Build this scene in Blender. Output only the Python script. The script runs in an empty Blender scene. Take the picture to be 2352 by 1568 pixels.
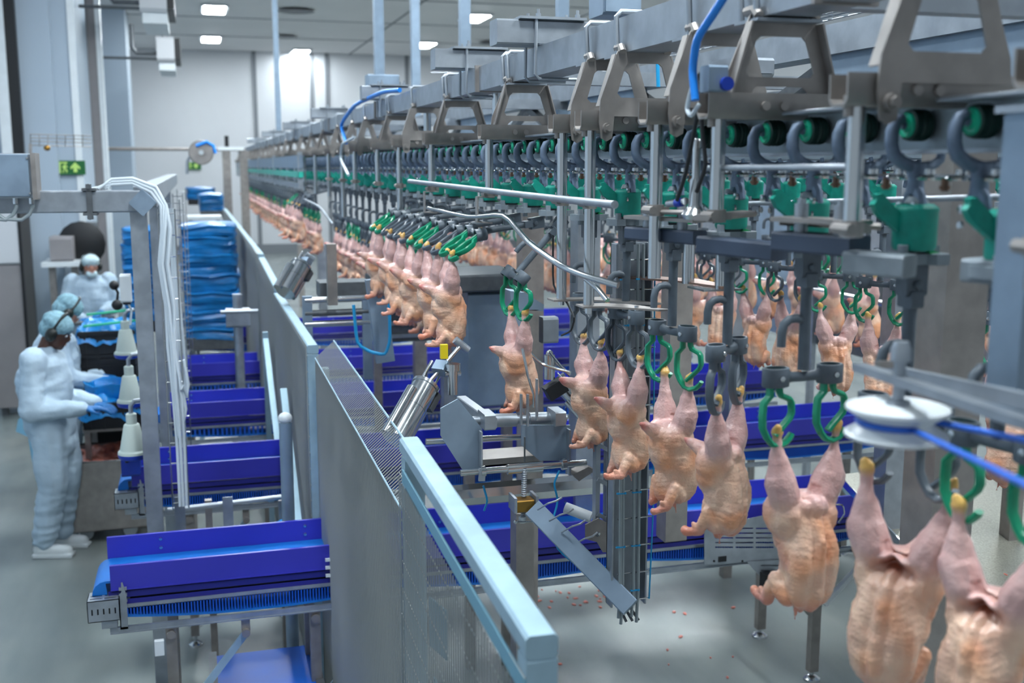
import bpy, bmesh, math, random
from mathutils import Vector, Matrix, noise
from mathutils.geometry import tessellate_polygon
rnd = random.Random(7)
PI = math.pi
# ------------------------------------------------------------------ camera, world, exposure
FPX, CZ = 2500.0, 2.65
PITCH = math.atan(403 / FPX); YAW = math.atan(734 * math.cos(PITCH) / FPX)
sc = bpy.context.scene
COL = sc.collection
FW = Vector((math.sin(YAW) * math.cos(PITCH), math.cos(YAW) * math.cos(PITCH), -math.sin(PITCH)))
RT = Vector((math.cos(YAW), -math.sin(YAW), 0)); UP = RT.cross(FW)
CAM = Vector((0, 0, CZ))
cd = bpy.data.cameras.new('camera'); cam = bpy.data.objects.new('camera', cd); COL.objects.link(cam)
cam.matrix_world = Matrix((RT, UP, -FW)).transposed().to_4x4(); cam.location = CAM
cd.sensor_width = 36.0; cd.lens = FPX / 2352 * 36; cd.clip_start = 0.05; cd.clip_end = 200
cd.dof.use_dof = True; cd.dof.focus_distance = 3.3; cd.dof.aperture_fstop = 3.2
sc.camera = cam
w = bpy.data.worlds.new('hall_light'); sc.world = w; w.use_nodes = True
bg = w.node_tree.nodes['Background']; bg.inputs[0].default_value = (0.74, 0.88, 1.0, 1); bg.inputs[1].default_value = 0.5
sc.view_settings.view_transform = 'Standard'; sc.view_settings.look = 'None'
sc.view_settings.exposure = -0.18; sc.view_settings.gamma = 1; sc.view_settings.use_curve_mapping = False
sc.cycles.max_bounces = 5; sc.cycles.diffuse_bounces = 3; sc.cycles.glossy_bounces = 3
sc.cycles.transparent_max_bounces = 8; sc.cycles.caustics_reflective = False; sc.cycles.caustics_refractive = False
sc.cycles.sample_clamp_indirect = 4; sc.cycles.adaptive_threshold = 0.03
LAMP = 130.0

def P(u, v, x=None, y=None, z=None, d=None):
    """world point seen at photo pixel (u, v) on the plane x=, y= or z=, or at depth d"""
    r = FW + RT * ((u - 1176) / FPX) + UP * ((784 - v) / FPX)
    t = d
    if x is not None: t = x / r.x
    if y is not None: t = y / r.y
    if z is not None: t = (z - CZ) / r.z
    return CAM + r * t

# ------------------------------------------------------------------ materials
ORD = 'first second third fourth fifth sixth seventh eighth ninth tenth eleventh twelfth thirteenth fourteenth fifteenth sixteenth seventeenth eighteenth nineteenth twentieth'.split()
def lin(c):
    return tuple(((v / 255) / 12.92 if v / 255 <= .04045 else ((v / 255 + .055) / 1.055) ** 2.4) for v in c) + (1,)
MATS = {}
def mat(name, col, rough=.5, metal=0., var=0., vs=8., bump=0., bs=60., col2=None, spec=.5, sss=0., emit=0., alpha=1., stretch=None, coat=0., trans=0.):
    m = bpy.data.materials.new(name); m.use_nodes = True; MATS[name] = m
    nt = m.node_tree; b = nt.nodes['Principled BSDF']; I = b.inputs
    c = lin(col); I['Base Color'].default_value = c
    I['Roughness'].default_value = rough; I['Metallic'].default_value = metal; I['Specular IOR Level'].default_value = spec
    I['Coat Weight'].default_value = coat; I['Alpha'].default_value = alpha; I['Transmission Weight'].default_value = trans
    if sss: I['Subsurface Weight'].default_value = sss; I['Subsurface Radius'].default_value = (1, .35, .2); I['Subsurface Scale'].default_value = .008
    if emit: I['Emission Color'].default_value = c; I['Emission Strength'].default_value = emit
    L = nt.links.new
    def tex(scale):
        g = nt.nodes.new('ShaderNodeNewGeometry'); v = g.outputs['Position']
        if stretch:
            mp = nt.nodes.new('ShaderNodeMapping'); mp.inputs['Scale'].default_value = stretch; L(v, mp.inputs['Vector']); v = mp.outputs[0]
        n = nt.nodes.new('ShaderNodeTexNoise'); n.inputs['Scale'].default_value = scale; n.inputs['Detail'].default_value = 5
        L(v, n.inputs['Vector']); return n
    if var or col2:
        n = tex(vs); r = nt.nodes.new('ShaderNodeValToRGB')
        r.color_ramp.elements[0].position = .35; r.color_ramp.elements[1].position = .65
        a = tuple(v * (1 - var) for v in c[:3]) + (1,)
        r.color_ramp.elements[0].color = a; r.color_ramp.elements[1].color = lin(col2) if col2 else tuple(min(1, v * (1 + var)) for v in c[:3]) + (1,)
        L(n.outputs[0], r.inputs[0]); L(r.outputs[0], I['Base Color'])
        mr = nt.nodes.new('ShaderNodeMapRange'); mr.inputs[3].default_value = max(.05, rough - .1); mr.inputs[4].default_value = min(1, rough + .12)
        L(n.outputs[0], mr.inputs[0]); L(mr.outputs[0], I['Roughness'])
    if bump:
        n2 = tex(bs); bp = nt.nodes.new('ShaderNodeBump'); bp.inputs['Strength'].default_value = bump; bp.inputs['Distance'].default_value = .01
        L(n2.outputs[0], bp.inputs['Height']); L(bp.outputs[0], I['Normal'])
    return m
steel = mat('brushed_steel', (165, 172, 180), .42, .75, var=.12, vs=14)
steel_b = mat('satin_blue_steel', (140, 158, 176), .5, .6, var=.1, vs=9)
steel_w = mat('warm_steel', (158, 152, 148), .45, .7, var=.12, vs=16)
steel_sh = mat('polished_steel', (205, 208, 210), .16, 1., var=.05, vs=6)
steel_d = mat('dark_steel', (100, 104, 108), .5, .6, var=.15, vs=20)
wire_m = mat('pale_wire', (164, 168, 168), .5, .3)
galv = mat('light_galvanised_rail', (160, 187, 202), .55, .3, var=.08, vs=12)
plast_g = mat('grey_blue_plastic', (84, 94, 104), .45, 0, var=.12, vs=30)
plast_l = mat('light_grey_plastic', (132, 142, 150), .45, 0, var=.1, vs=30)
arm_m = mat('cast_trolley_grey', (110, 126, 148), .5, .25, var=.15, vs=40)
black_p = mat('black_plastic', (34, 38, 48), .45, var=.1)
slate_p = mat('slate_blue_plastic', (58, 70, 90), .5, var=.1)
rubber = mat('tyre_rubber', (16, 52, 46), .5)
green_h = mat('hub_green', (34, 196, 156), .35)
green_c = mat('cone_green', (16, 152, 134), .5, var=.12, vs=40)
green_w = mat('hook_green', (6, 142, 104), .3, var=.06, vs=30)
grey_w = mat('hook_grey', (88, 98, 108), .35, var=.06, vs=30)
purple = mat('guard_violet_blue', (56, 56, 176), .38, var=.05, vs=3)
purple_d = mat('guard_dark_violet', (34, 36, 128), .45)
belt_l = mat('belt_light_blue', (20, 112, 200), .4, var=.08, vs=10)
belt_m = mat('belt_mid_blue', (14, 90, 190), .4, var=.06, vs=5)
blue_tube = mat('air_hose_blue', (30, 136, 235), .3)
cyan_tube = mat('thin_hose_cyan', (30, 150, 205), .3)
blue_bag = mat('blue_film', (20, 112, 176), .32, var=.3, vs=5, bump=.6, bs=14, stretch=(1, 1, 3))
blue_bag2 = mat('blue_film_bright', (26, 130, 200), .28, var=.25, vs=7, bump=.5, bs=18)
white_p = mat('white_plastic', (226, 232, 236), .35, var=.03)
cream_p = mat('pale_green_plastic', (196, 208, 202), .4)
blue_p = mat('royal_blue_plastic', (24, 58, 168), .4)
black_c = mat('black_crate', (14, 16, 22), .55, var=.2)
cloth_w = mat('white_coverall', (180, 200, 216), .85, var=.06, vs=6, bump=.5, bs=22)
net_m = mat('hair_net', (130, 168, 182), .8, var=.2, vs=50, bump=.5, bs=120)
cap_m = mat('cloth_cap', (206, 228, 234), .8, var=.05)
glove_m = mat('nitrile_blue', (12, 108, 178), .35)
muff_m = mat('ear_muff', (26, 30, 28), .4)
boot_m = mat('white_boot', (214, 220, 222), .45)
sock_m = mat('black_sock', (15, 16, 20), .9)
skin_d = mat('skin_dark', (84, 52, 40), .5, sss=.1)
skin_l = mat('skin_light', (190, 132, 112), .5, sss=.1)
dark_m = mat('near_black', (16, 18, 22), .5)
brass = mat('brass', (150, 112, 52), .35, .9, var=.1)
meat_m = mat('red_meat', (176, 104, 88), .4, var=.35, vs=22, bump=.6, bs=40)
scrap_m = mat('meat_scrap', (198, 110, 96), .45, var=.3, vs=60)
cable_w = mat('white_cable', (214, 224, 232), .4)
cable_g = mat('grey_cable', (140, 150, 154), .45)
cable_k = mat('black_cable', (30, 33, 38), .45)
clearbag = mat('clear_bag', (186, 186, 176), .3, var=.1, vs=7, bump=.6, bs=10)
sign_g = mat('exit_green', (18, 96, 44), .5); sign_l = mat('exit_pale_green', (190, 225, 120), .5)
ceil_m = mat('ceiling_panel', (232, 230, 230), .6, var=.03, vs=.6)
wall_m = mat('white_wall_panel', (204, 206, 210), .5, var=.03, vs=.5)
wall_l = mat('blue_white_wall_panel', (168, 182, 196), .5, var=.04, vs=.4)
wall_g = mat('grey_wall_panel', (138, 134, 136), .55, var=.04)
joint_m = mat('panel_joint', (120, 124, 130), .6)
lamp_w = mat('wall_and_fill_lamp_diffuser', (240, 250, 255), .5, emit=LAMP * .5)  # half strength: far-wall lamp and the added left fill lamps
lamp_m = mat('lamp_diffuser', (240, 250, 255), .5, emit=LAMP)
hock_m = None
def floor_mat():
    m = mat('epoxy_floor', (120, 128, 126), .2, spec=.5)
    nt = m.node_tree; b = nt.nodes['Principled BSDF']; L = nt.links.new
    g = nt.nodes.new('ShaderNodeNewGeometry')
    n = nt.nodes.new('ShaderNodeTexNoise'); n.inputs['Scale'].default_value = .9; n.inputs['Detail'].default_value = 3; n.inputs['Roughness'].default_value = .6
    L(g.outputs['Position'], n.inputs['Vector'])
    r = nt.nodes.new('ShaderNodeValToRGB'); e = r.color_ramp.elements
    e[0].position = .25; e[0].color = lin((118, 128, 128)); e[1].position = .75; e[1].color = lin((142, 146, 142))
    L(n.outputs[0], r.inputs[0])
    mp = nt.nodes.new('ShaderNodeMapping'); mp.inputs['Scale'].default_value = (1.6, .35, 1); L(g.outputs['Position'], mp.inputs['Vector'])
    ns = nt.nodes.new('ShaderNodeTexNoise'); ns.inputs['Scale'].default_value = 1.3; ns.inputs['Detail'].default_value = 4; L(mp.outputs[0], ns.inputs['Vector'])
    rs = nt.nodes.new('ShaderNodeValToRGB'); rs.color_ramp.elements[0].position = .36; rs.color_ramp.elements[0].color = (.72, .76, .78, 1); rs.color_ramp.elements[1].position = .6; rs.color_ramp.elements[1].color = (1, 1, 1, 1); L(ns.outputs[0], rs.inputs[0])
    ms = nt.nodes.new('ShaderNodeMix'); ms.data_type = 'RGBA'; ms.blend_type = 'MULTIPLY'; ms.inputs[0].default_value = 1; L(r.outputs[0], ms.inputs[6]); L(rs.outputs[0], ms.inputs[7]); r = ms
    n3 = nt.nodes.new('ShaderNodeTexNoise'); n3.inputs['Scale'].default_value = 260; L(g.outputs['Position'], n3.inputs['Vector'])
    mx = nt.nodes.new('ShaderNodeMix'); mx.data_type = 'RGBA'; mx.blend_type = 'OVERLAY'; mx.inputs[0].default_value = .25
    L(r.outputs[2], mx.inputs[6]); L(n3.outputs[0], mx.inputs[7]); L(mx.outputs[2], b.inputs['Base Color'])
    n2 = nt.nodes.new('ShaderNodeTexNoise'); n2.inputs['Scale'].default_value = 2.2; n2.inputs['Detail'].default_value = 6
    L(g.outputs['Position'], n2.inputs['Vector'])
    mr = nt.nodes.new('ShaderNodeMapRange'); mr.inputs[1].default_value = .35; mr.inputs[2].default_value = .65; mr.inputs[3].default_value = .12; mr.inputs[4].default_value = .26
    L(n2.outputs[0], mr.inputs[0]); L(mr.outputs[0], b.inputs['Roughness'])
    bp = nt.nodes.new('ShaderNodeBump'); bp.inputs['Strength'].default_value = .12; bp.inputs['Distance'].default_value = .01
    L(n3.outputs[0], bp.inputs['Height']); L(bp.outputs[0], b.inputs['Normal'])
    return m
floor_m = floor_mat()
def chicken_mat():
    m = mat('chicken_skin', (220, 165, 135), .33, spec=.6, sss=.05)
    nt = m.node_tree; b = nt.nodes['Principled BSDF']; L = nt.links.new
    b.inputs['Coat Weight'].default_value = .25; b.inputs['Coat Roughness'].default_value = .3
    a = nt.nodes.new('ShaderNodeAttribute'); a.attribute_name = 'skin'
    tc = nt.nodes.new('ShaderNodeTexCoord'); oi = nt.nodes.new('ShaderNodeObjectInfo')
    ad = nt.nodes.new('ShaderNodeVectorMath'); ad.operation = 'ADD'; L(tc.outputs['Object'], ad.inputs[0]); L(oi.outputs['Random'], ad.inputs[1])
    n = nt.nodes.new('ShaderNodeTexNoise'); n.inputs['Scale'].default_value = 22; n.inputs['Detail'].default_value = 6; L(ad.outputs[0], n.inputs['Vector'])
    r = nt.nodes.new('ShaderNodeValToRGB'); e = r.color_ramp.elements
    e[0].position = .33; e[0].color = (.84, .74, .74, 1); e[1].position = .62; e[1].color = (1.0, 1.0, 1.0, 1)
    L(n.outputs[0], r.inputs[0])
    mx = nt.nodes.new('ShaderNodeMix'); mx.data_type = 'RGBA'; mx.blend_type = 'MULTIPLY'; mx.inputs[0].default_value = .8
    L(a.outputs['Color'], mx.inputs[6]); L(r.outputs[0], mx.inputs[7])
    n4 = nt.nodes.new('ShaderNodeTexNoise'); n4.inputs['Scale'].default_value = 9; n4.inputs['Detail'].default_value = 3; L(ad.outputs[0], n4.inputs['Vector'])
    r4 = nt.nodes.new('ShaderNodeValToRGB'); e = r4.color_ramp.elements
    e[0].position = .6; e[0].color = (0, 0, 0, 1); e[1].position = .75; e[1].color = (.4, .4, .4, 1); L(n4.outputs[0], r4.inputs[0])
    m2 = nt.nodes.new('ShaderNodeMix'); m2.data_type = 'RGBA'; L(r4.outputs[0], m2.inputs[0]); L(mx.outputs[2], m2.inputs[6]); m2.inputs[7].default_value = lin((214, 120, 98))
    L(m2.outputs[2], b.inputs['Base Color'])
    v = nt.nodes.new('ShaderNodeTexVoronoi'); v.inputs['Scale'].default_value = 210; L(ad.outputs[0], v.inputs['Vector'])
    n2 = nt.nodes.new('ShaderNodeTexNoise'); n2.inputs['Scale'].default_value = 90; n2.inputs['Detail'].default_value = 5; L(ad.outputs[0], n2.inputs['Vector'])
    mm = nt.nodes.new('ShaderNodeMath'); mm.operation = 'MULTIPLY_ADD'; mm.inputs[1].default_value = .35; L(v.outputs['Distance'], mm.inputs[0]); L(n2.outputs[0], mm.inputs[2])
    bp = nt.nodes.new('ShaderNodeBump'); bp.inputs['Strength'].default_value = .5; bp.inputs['Distance'].default_value = .0035
    L(mm.outputs[0], bp.inputs['Height']); L(bp.outputs[0], b.inputs['Normal'])
    return m
skin_c = chicken_mat()

# ------------------------------------------------------------------ builders
class B:
    """collects shapes (world or local coordinates) and links them as ONE mesh object"""
    def __init__(s): s.v = []; s.f = []
    def add(s, vs, fs):
        o = len(s.v); s.v += [Vector(v) for v in vs]; s.f += [tuple(i + o for i in f) for f in fs]; return s
    def bx(s, x0, x1, y0, y1, z0, z1, M=None, ch=0.):
        if ch:
            c = ch; P4 = []
            vs = []
            for (sx, x) in ((1, x0), (-1, x1)):
                for (yy, zz) in ((y0 + c, z0), (y1 - c, z0), (y1, z0 + c), (y1, z1 - c), (y1 - c, z1), (y0 + c, z1), (y0, z1 - c), (y0, z0 + c)):
                    vs.append(Vector((x, yy, zz)))
            fs = [tuple(range(7, -1, -1)), tuple(range(8, 16))] + [(i, (i + 1) % 8, 8 + (i + 1) % 8, 8 + i) for i in range(8)]
        else:
            vs = [Vector(p) for p in ((x0, y0, z0), (x1, y0, z0), (x1, y1, z0), (x0, y1, z0), (x0, y0, z1), (x1, y0, z1), (x1, y1, z1), (x0, y1, z1))]
            fs = [(0, 3, 2, 1), (4, 5, 6, 7), (0, 1, 5, 4), (1, 2, 6, 5), (2, 3, 7, 6), (3, 0, 4, 7)]
        if M is not None: vs = [M @ v for v in vs]
        return s.add(vs, fs)
    def bar(s, p0, p1, w, h=None, up=(0, 0, 1), ch=0.):
        """rectangular bar from p0 to p1, w sideways, h along up"""
        p0, p1 = Vector(p0), Vector(p1); h = w if h is None else h
        d = (p1 - p0); l = d.length; d.normalize(); u = Vector(up)
        if abs(d.dot(u)) > .98: u = Vector((0, 1, 0))
        sd = d.cross(u).normalized(); u = sd.cross(d).normalized()
        M = Matrix((d, sd, u)).transposed().to_4x4(); M.translation = p0
        return s.bx(0, l, -w / 2, w / 2, -h / 2, h / 2, M, ch)
    def tube(s, pts, r, n=8, cap=True, flat=1., closed=False):
        pts = [Vector(p) for p in pts]; rs = r if isinstance(r, (list, tuple)) else [r] * len(pts)
        o = len(s.v); N = len(pts); prev = None
        for i, p in enumerate(pts):
            if closed: d = pts[(i + 1) % N] - pts[i - 1]
            else: d = pts[min(i + 1, N - 1)] - pts[max(i - 1, 0)]
            d.normalize()
            if prev is None:
                a = Vector((0, 0, 1)) if abs(d.z) < .9 else Vector((0, 1, 0)); prev = d.cross(a).normalized()
            prev = (prev - d * prev.dot(d)).normalized(); q = d.cross(prev)
            for k in range(n):
                t = 2 * PI * k / n; s.v.append(p + (prev * math.cos(t) * flat + q * math.sin(t)) * rs[i])
        for i in range(N if closed else N - 1):
            j = (i + 1) % N
            for k in range(n):
                s.f.append((o + i * n + k, o + i * n + (k + 1) % n, o + j * n + (k + 1) % n, o + j * n + k))
        if cap and not closed:
            s.f.append(tuple(o + k for k in range(n - 1, -1, -1))); s.f.append(tuple(o + (N - 1) * n + k for k in range(n)))
        return s
    def cyl(s, p0, p1, r, n=16, r1=None): return s.tube([p0, p1], [r, r if r1 is None else r1], n)
    def lathe(s, prof, c=(0, 0, 0), n=20, ax='z', M=None):
        o = len(s.v); c = Vector(c); m = len(prof)
        for r, z in prof:
            for k in range(n):
                t = 2 * PI * k / n; a, b_ = r * math.cos(t), r * math.sin(t)
                v = Vector((a, b_, z)) if ax == 'z' else Vector((z, a, b_)) if ax == 'x' else Vector((b_, z, a))
                if M is not None: v = M @ v
                s.v.append(v + c)
        for i in range(m - 1):
            for k in range(n): s.f.append((o + i * n + k, o + i * n + (k + 1) % n, o + (i + 1) * n + (k + 1) % n, o + (i + 1) * n + k))
        if prof[0][0] > 1e-6: s.f.append(tuple(o + k for k in range(n - 1, -1, -1)))
        if prof[-1][0] > 1e-6: s.f.append(tuple(o + (m - 1) * n + k for k in range(n)))
        return s
    def ball(s, c, r, n=10, M=None):
        r = (r, r, r) if not isinstance(r, (tuple, list)) else r; o = len(s.v); c = Vector(c); m = max(4, n // 2 + 1)
        for i in range(m + 1):
            a = PI * i / m
            for k in range(n):
                t = 2 * PI * k / n
                v = Vector((r[0] * math.sin(a) * math.cos(t), r[1] * math.sin(a) * math.sin(t), r[2] * math.cos(a)))
                s.v.append((M @ v if M is not None else v) + c)
        for i in range(m):
            for k in range(n): s.f.append((o + i * n + k, o + (i + 1) * n + k, o + (i + 1) * n + (k + 1) % n, o + i * n + (k + 1) % n))
        return s
    def prism(s, loops, th, fr):
        """loops: outer outline then holes, as 2D points; fr(a, b, t) -> 3D point"""
        lp = [[Vector((a, b_, 0)) for a, b_ in l] for l in loops]; flat = [p for l in lp for p in l]
        tri = tessellate_polygon(lp); o = len(s.v); n = len(flat)
        for t in (0, th): s.v += [Vector(fr(p.x, p.y, t)) for p in flat]
        for t in tri: s.f.append(tuple(o + i for i in t)); s.f.append(tuple(o + n + i for i in reversed(t)))
        k = 0
        for l in lp:
            m = len(l)
            for i in range(m):
                a, b_ = o + k + i, o + k + (i + 1) % m; s.f.append((a, b_, b_ + n, a + n))
            k += m
        return s
    def mesh(s, name, m, org=(0, 0, 0), smooth=40):
        me = bpy.data.meshes.new(name); org = Vector(org)
        me.from_pydata([v - org for v in s.v], [], s.f); me.update()
        bm = bmesh.new(); bm.from_mesh(me); bmesh.ops.recalc_face_normals(bm, faces=bm.faces); bm.to_mesh(me); bm.free()
        if smooth:
            me.shade_smooth(); me.set_sharp_from_angle(angle=math.radians(smooth))
        me.materials.append(m); return me
    def build(s, name, m, par=None, org=None, smooth=40, label=None):
        if par is None and org is None: org = s.v[0].copy() if s.v else Vector()
        o = org if org is not None else wloc(par)
        me = s.mesh(name, m, o, smooth)
        ob = bpy.data.objects.new(name, me); COL.objects.link(ob)
        if par is not None: ob.parent = par
        else: ob.location = o
        if label: ob['label'] = label
        return ob
def wloc(o):
    p = Vector(o.location)
    while o.parent: o = o.parent; p = p + o.location
    return p
def tag(o, label=None, cat=None, group=None, kind=None):
    if label: o['label'] = label
    if cat: o['category'] = cat
    if group: o['group'] = group
    if kind: o['kind'] = kind
    return o
def thing(name, label, cat, loc=(0, 0, 0), group=None, rz=0):
    o = bpy.data.objects.new(name, None); COL.objects.link(o); o.location = loc; o.rotation_euler = (0, 0, rz); o.empty_display_size = .05
    return tag(o, label, cat, group)
def struct(name, b, m): return tag(b.build(name, m, org=(0, 0, 0)), kind='structure')
def inst(name, me, par, M=None):
    o = bpy.data.objects.new(name, me); COL.objects.link(o); o.parent = par
    if M is not None: o.matrix_local = M
    return o
def remeshed(b, name, m, voxel, smooth_it=4, factor=.5):
    me = bpy.data.meshes.new(name + '_raw'); me.from_pydata(b.v, [], b.f); me.update()
    o = bpy.data.objects.new(name + '_raw', me); COL.objects.link(o)
    r = o.modifiers.new('r', 'REMESH'); r.mode = 'VOXEL'; r.voxel_size = voxel
    if smooth_it:
        q = o.modifiers.new('s', 'SMOOTH'); q.iterations = smooth_it; q.factor = factor
    dg = bpy.context.evaluated_depsgraph_get(); dg.update()
    out = bpy.data.meshes.new_from_object(o.evaluated_get(dg)); out.name = name
    bpy.data.objects.remove(o); bpy.data.meshes.remove(me)
    out.shade_smooth(); out.materials.clear(); out.materials.append(m); return out
def displace(me, fn):
    """move every vertex by fn(position, normal); normals are read once, before anything moves"""
    n = len(me.vertices); co = [0.] * (3 * n); no = [0.] * (3 * n)
    me.vertices.foreach_get('co', co); me.vertices.foreach_get('normal', no); out = []
    for i in range(n):
        p = Vector(co[3 * i:3 * i + 3]); out += fn(p, Vector(no[3 * i:3 * i + 3]))[:]
    me.vertices.foreach_set('co', out); me.update()
def capsule(b, p0, r0, p1, r1, n=10, k=3):
    """tapered round-ended limb"""
    p0, p1 = Vector(p0), Vector(p1); d = (p1 - p0); l = d.length; d = d / l
    pts, rs = [], []
    for i in range(k + 1):
        a = PI / 2 * i / k; pts.append(p0 - d * r0 * math.cos(a)); rs.append(max(r0 * math.sin(a), r0 * .08))
    for i in range(k + 1):
        a = PI / 2 * i / k; pts.append(p1 + d * r1 * math.sin(a)); rs.append(max(r1 * math.cos(a), r1 * .08))
    return b.tube(pts, rs, n)
# ------------------------------------------------------------------ room shell
XL, XR, YB, ZC = -2.65, 12., 34., 6.0
struct('floor', B().bx(XL - .3, XR, -3, YB + .3, -.1, 0), floor_m)
b = B().bx(XL - .3, XR, -3, YB + .3, ZC, ZC + .15); struct('ceiling', b, ceil_m)
j = B()
for y in [4.0 + 3.75 * k for k in range(8)]: j.bx(XL, XR, y, y + .05, ZC - .012, ZC)
for x in (4.7, 8.6): j.bx(x, x + .05, -2, YB, ZC - .012, ZC)
struct('trim_1', j, joint_m)
struct('wall_back', B().bx(XL - .3, XR, YB, YB + .2, 0, ZC), wall_m)
j = B()
for u in (585, 716, 752, 935): 
    p = P(u, 200, y=YB); j.bx(p.x - .06, p.x + .06, YB - .03, YB, 0, ZC)
j.bx(XL, XR, YB - .04, YB, 0, .3)
struct('trim_2', j, joint_m)
struct('wall_left', B().bx(XL - .2, XL, 2, YB, 0, ZC), wall_l)
# flat pilasters and the joints of the left wall
j = B()
for (u, y, l) in ((128, 16.0, .25), (186, 16.2, 1.85), (300, 25.5, 1.5)):
    j.bx(XL, P(u, 300, y=y).x, y, y + l, 0, ZC)
struct('trim_3', j, wall_l)
xd = P(44, 350, y=15.9).x
struct('trim_4', B().bx(xd - .07, xd + .06, 15.88, 16.0, 0, ZC), dark_m); struct('trim_7', B().bx(xd - .2, xd - .07, 15.85, 16.0, 0, ZC), white_p)
j = B()
for y in (11.7, 24, 29): j.bx(XL, XL + .03, y, y + .08, 0, ZC)
struct('trim_5', j, white_p)
struct('wall_right', B().bx(XR, XR + .2, 2, YB, 0, ZC), wall_m)
# lamps
LP = [(.62, 30.8), (.6, 25.0), (3.2, 33.45), (6.33, 30.6), (6.31, 24.8)]
LAB = ['square ceiling lamp near the left wall, second from the far wall', 'nearest square ceiling lamp on the left at top of the hall',
       'ceiling lamp close to the far wall throwing a bright cone on it', 'ceiling lamp right of centre, the farther of the two', 'ceiling lamp right of centre, the nearer of the two at the top']
for y in (1.5, 7.3, 13.1, 19.0):
    for x in (.6, 3.5, 6.3): LP.append((x, y)); LAB.append(None)
for y in (3.5, 10.0): LP.append((-1.5, y)); LAB.append(None)  # two added fill lamps, out of view, to brighten the left side
for (x, y), lb in zip(LP, LAB):
    t = thing('ceiling_lamp', lb or 'square ceiling lamp over the line or added fill lamp at left, outside the view', 'lamp', (x, y, ZC), 'ceiling lamps')
    B().bx(x - .28, x + .28, y - .62, y + .62, ZC - .05, ZC - .013).build('housing', white_p, t)
    B().bx(x - .22, x + .22, y - .55, y + .55, ZC - .06, ZC - .05).build('diffuser', lamp_w if y > 33 or x < 0 else lamp_m, t)
for i, (u, v, r) in enumerate(((680, 21, .4), (655, 81, .32), (1125, 94, .3))):
    p = P(u, v, z=ZC)
    tag(B().lathe([(r, -.05), (r * .8, -.06), (r * .75, -.03), (r * .5, -.05), (r * .2, -.04)], (p.x, p.y, ZC), 20).build('ceiling_vent', steel_d, org=p),
        ['round dark ceiling vent near the top, beside the thin post', 'round dark ceiling vent low on the ceiling left of the post', 'round ceiling vent behind the near cross beam'][i], 'vent')
# exit signs
def exit_sign(u, v, y, w, h, lb):
    p = P(u, v, y=y); t = thing('exit_sign', lb, 'sign', p)
    B().bx(p.x - w / 2, p.x + w / 2, p.y - .02, p.y, p.z - h / 2, p.z + h / 2).build('sign_plate', sign_g, t)
    q = B(); yy = p.y - .026
    def fr(a, b_, t_): return (p.x + a * h, yy + t_, p.z + b_ * h)
    q.prism([[(.15, -.32), (.15, .0), (-.05, -.12), (.05 - .1, .05), (.27, .38), (.6, .05), (.6, -.12), (.4, .0), (.4, -.32)]], .006, fr)      # arrow up
    q.prism([[(-.8, -.38), (-.8, .4), (-.25, .4), (-.25, .3), (-.7, .3), (-.7, -.38)]], .006, fr)                                              # doorway
    q.prism([[(-.62, -.35), (-.5, -.1), (-.6, .05), (-.5, .2), (-.35, .2), (-.22, .05), (-.27, .0), (-.38, .08), (-.36, -.05), (-.25, -.2), (-.3, -.35), (-.38, -.35), (-.35, -.2), (-.45, -.1), (-.52, -.35)]], .006, fr)
    q.ball((p.x - .38 * h, yy, p.z + .3 * h), (.07 * h, .006, .07 * h), 8)
    q.build('pictogram', sign_l, t)
    return t
exit_sign(164, 385, 16.17, .36, .19, 'green exit sign with running figure and up arrow on white column, left')
exit_sign(445, 381, 33.96, .42, .22, 'small green exit sign on far wall below the cable reel')
# air coolers under the ceiling by the left wall
def cooler(u0, v0, u1, v1, y, lb):
    a, c = P(u0, v0, y=y), P(u1, v1, y=y); t = thing('air_cooler', lb, 'air cooler', (a.x, y, c.z))
    B().bx(a.x, c.x - .1, y - .1, y + 1.6, c.z + .15, a.z, ch=.05).build('housing', wall_m, t)
    B().bx(a.x + .03, c.x - .1, y, y + 1.5, c.z, c.z + .15).build('drip_tray', white_p, t)
    q = B().bx(c.x - .1, c.x, y - .05, y + 1.55, c.z + .2, a.z - .02); q.build('fan_grille', dark_m, t)
    m = (a.z + c.z) / 2
    B().tube([(a.x, y, m), (a.x - .35, y, m), (a.x - .42, y, m + .1), (a.x - .42, y, m + .5)], .035, 8).build('pipe', steel_d, t)
    B().tube([(a.x, y, c.z + .2), (a.x - .8, y, c.z + .2), (XL, y, c.z + .2)], .025, 8).build('drain_pipe', steel_d, t)
    B().bar((a.x + .1, y + .5, a.z), (a.x + .1, y + .5, ZC), .03).bar((c.x - .3, y + .5, a.z), (c.x - .3, y + .5, ZC), .03).build('hanger', steel_d, t)
cooler(318, -40, 402, 55, 17.0, 'boxy white air cooler with dark fan side hanging at the top, nearer one')
cooler(358, 84, 416, 162, 21.5, 'boxy white air cooler with dark fan side hanging lower, farther one')
# horizontal service pipe across the hall
a, c = P(215, 340, y=20.07), P(562, 343, y=20.07); a.x = XL; a.z = c.z
tag(B().cyl(a, c, .03, 12).build('service_pipe', steel_w, org=a), 'long thin horizontal pipe crossing in front of the far wall', 'pipe')
# cable reel
p = P(462, 350, y=14)
t = thing('cable_reel', 'round grey cable reel on curved arm above far left conveyor', 'reel', p)
B().lathe([(.0, -.05), (.14, -.05), (.15, -.03), (.15, -.02), (.1, 0), (.15, .02), (.15, .03), (.0, .05)], p, 24, 'y').build('reel_disc', steel_w, t)
B().lathe([(0, -.07), (.03, -.07), (.03, -.04)], p, 12, 'y').build('hub', white_p, t)
B().tube([P(430, 400, y=14), P(430, 372, y=14), P(440, 352, y=14), p], .018, 8).build('arm', steel, t)
B().tube([P(450, 335, y=13.9), P(475, 326, y=13.9), P(490, 335, y=13.9), P(495, 352, y=13.9)], .02, 8).build('blue_hose', blue_tube, t)
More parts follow.
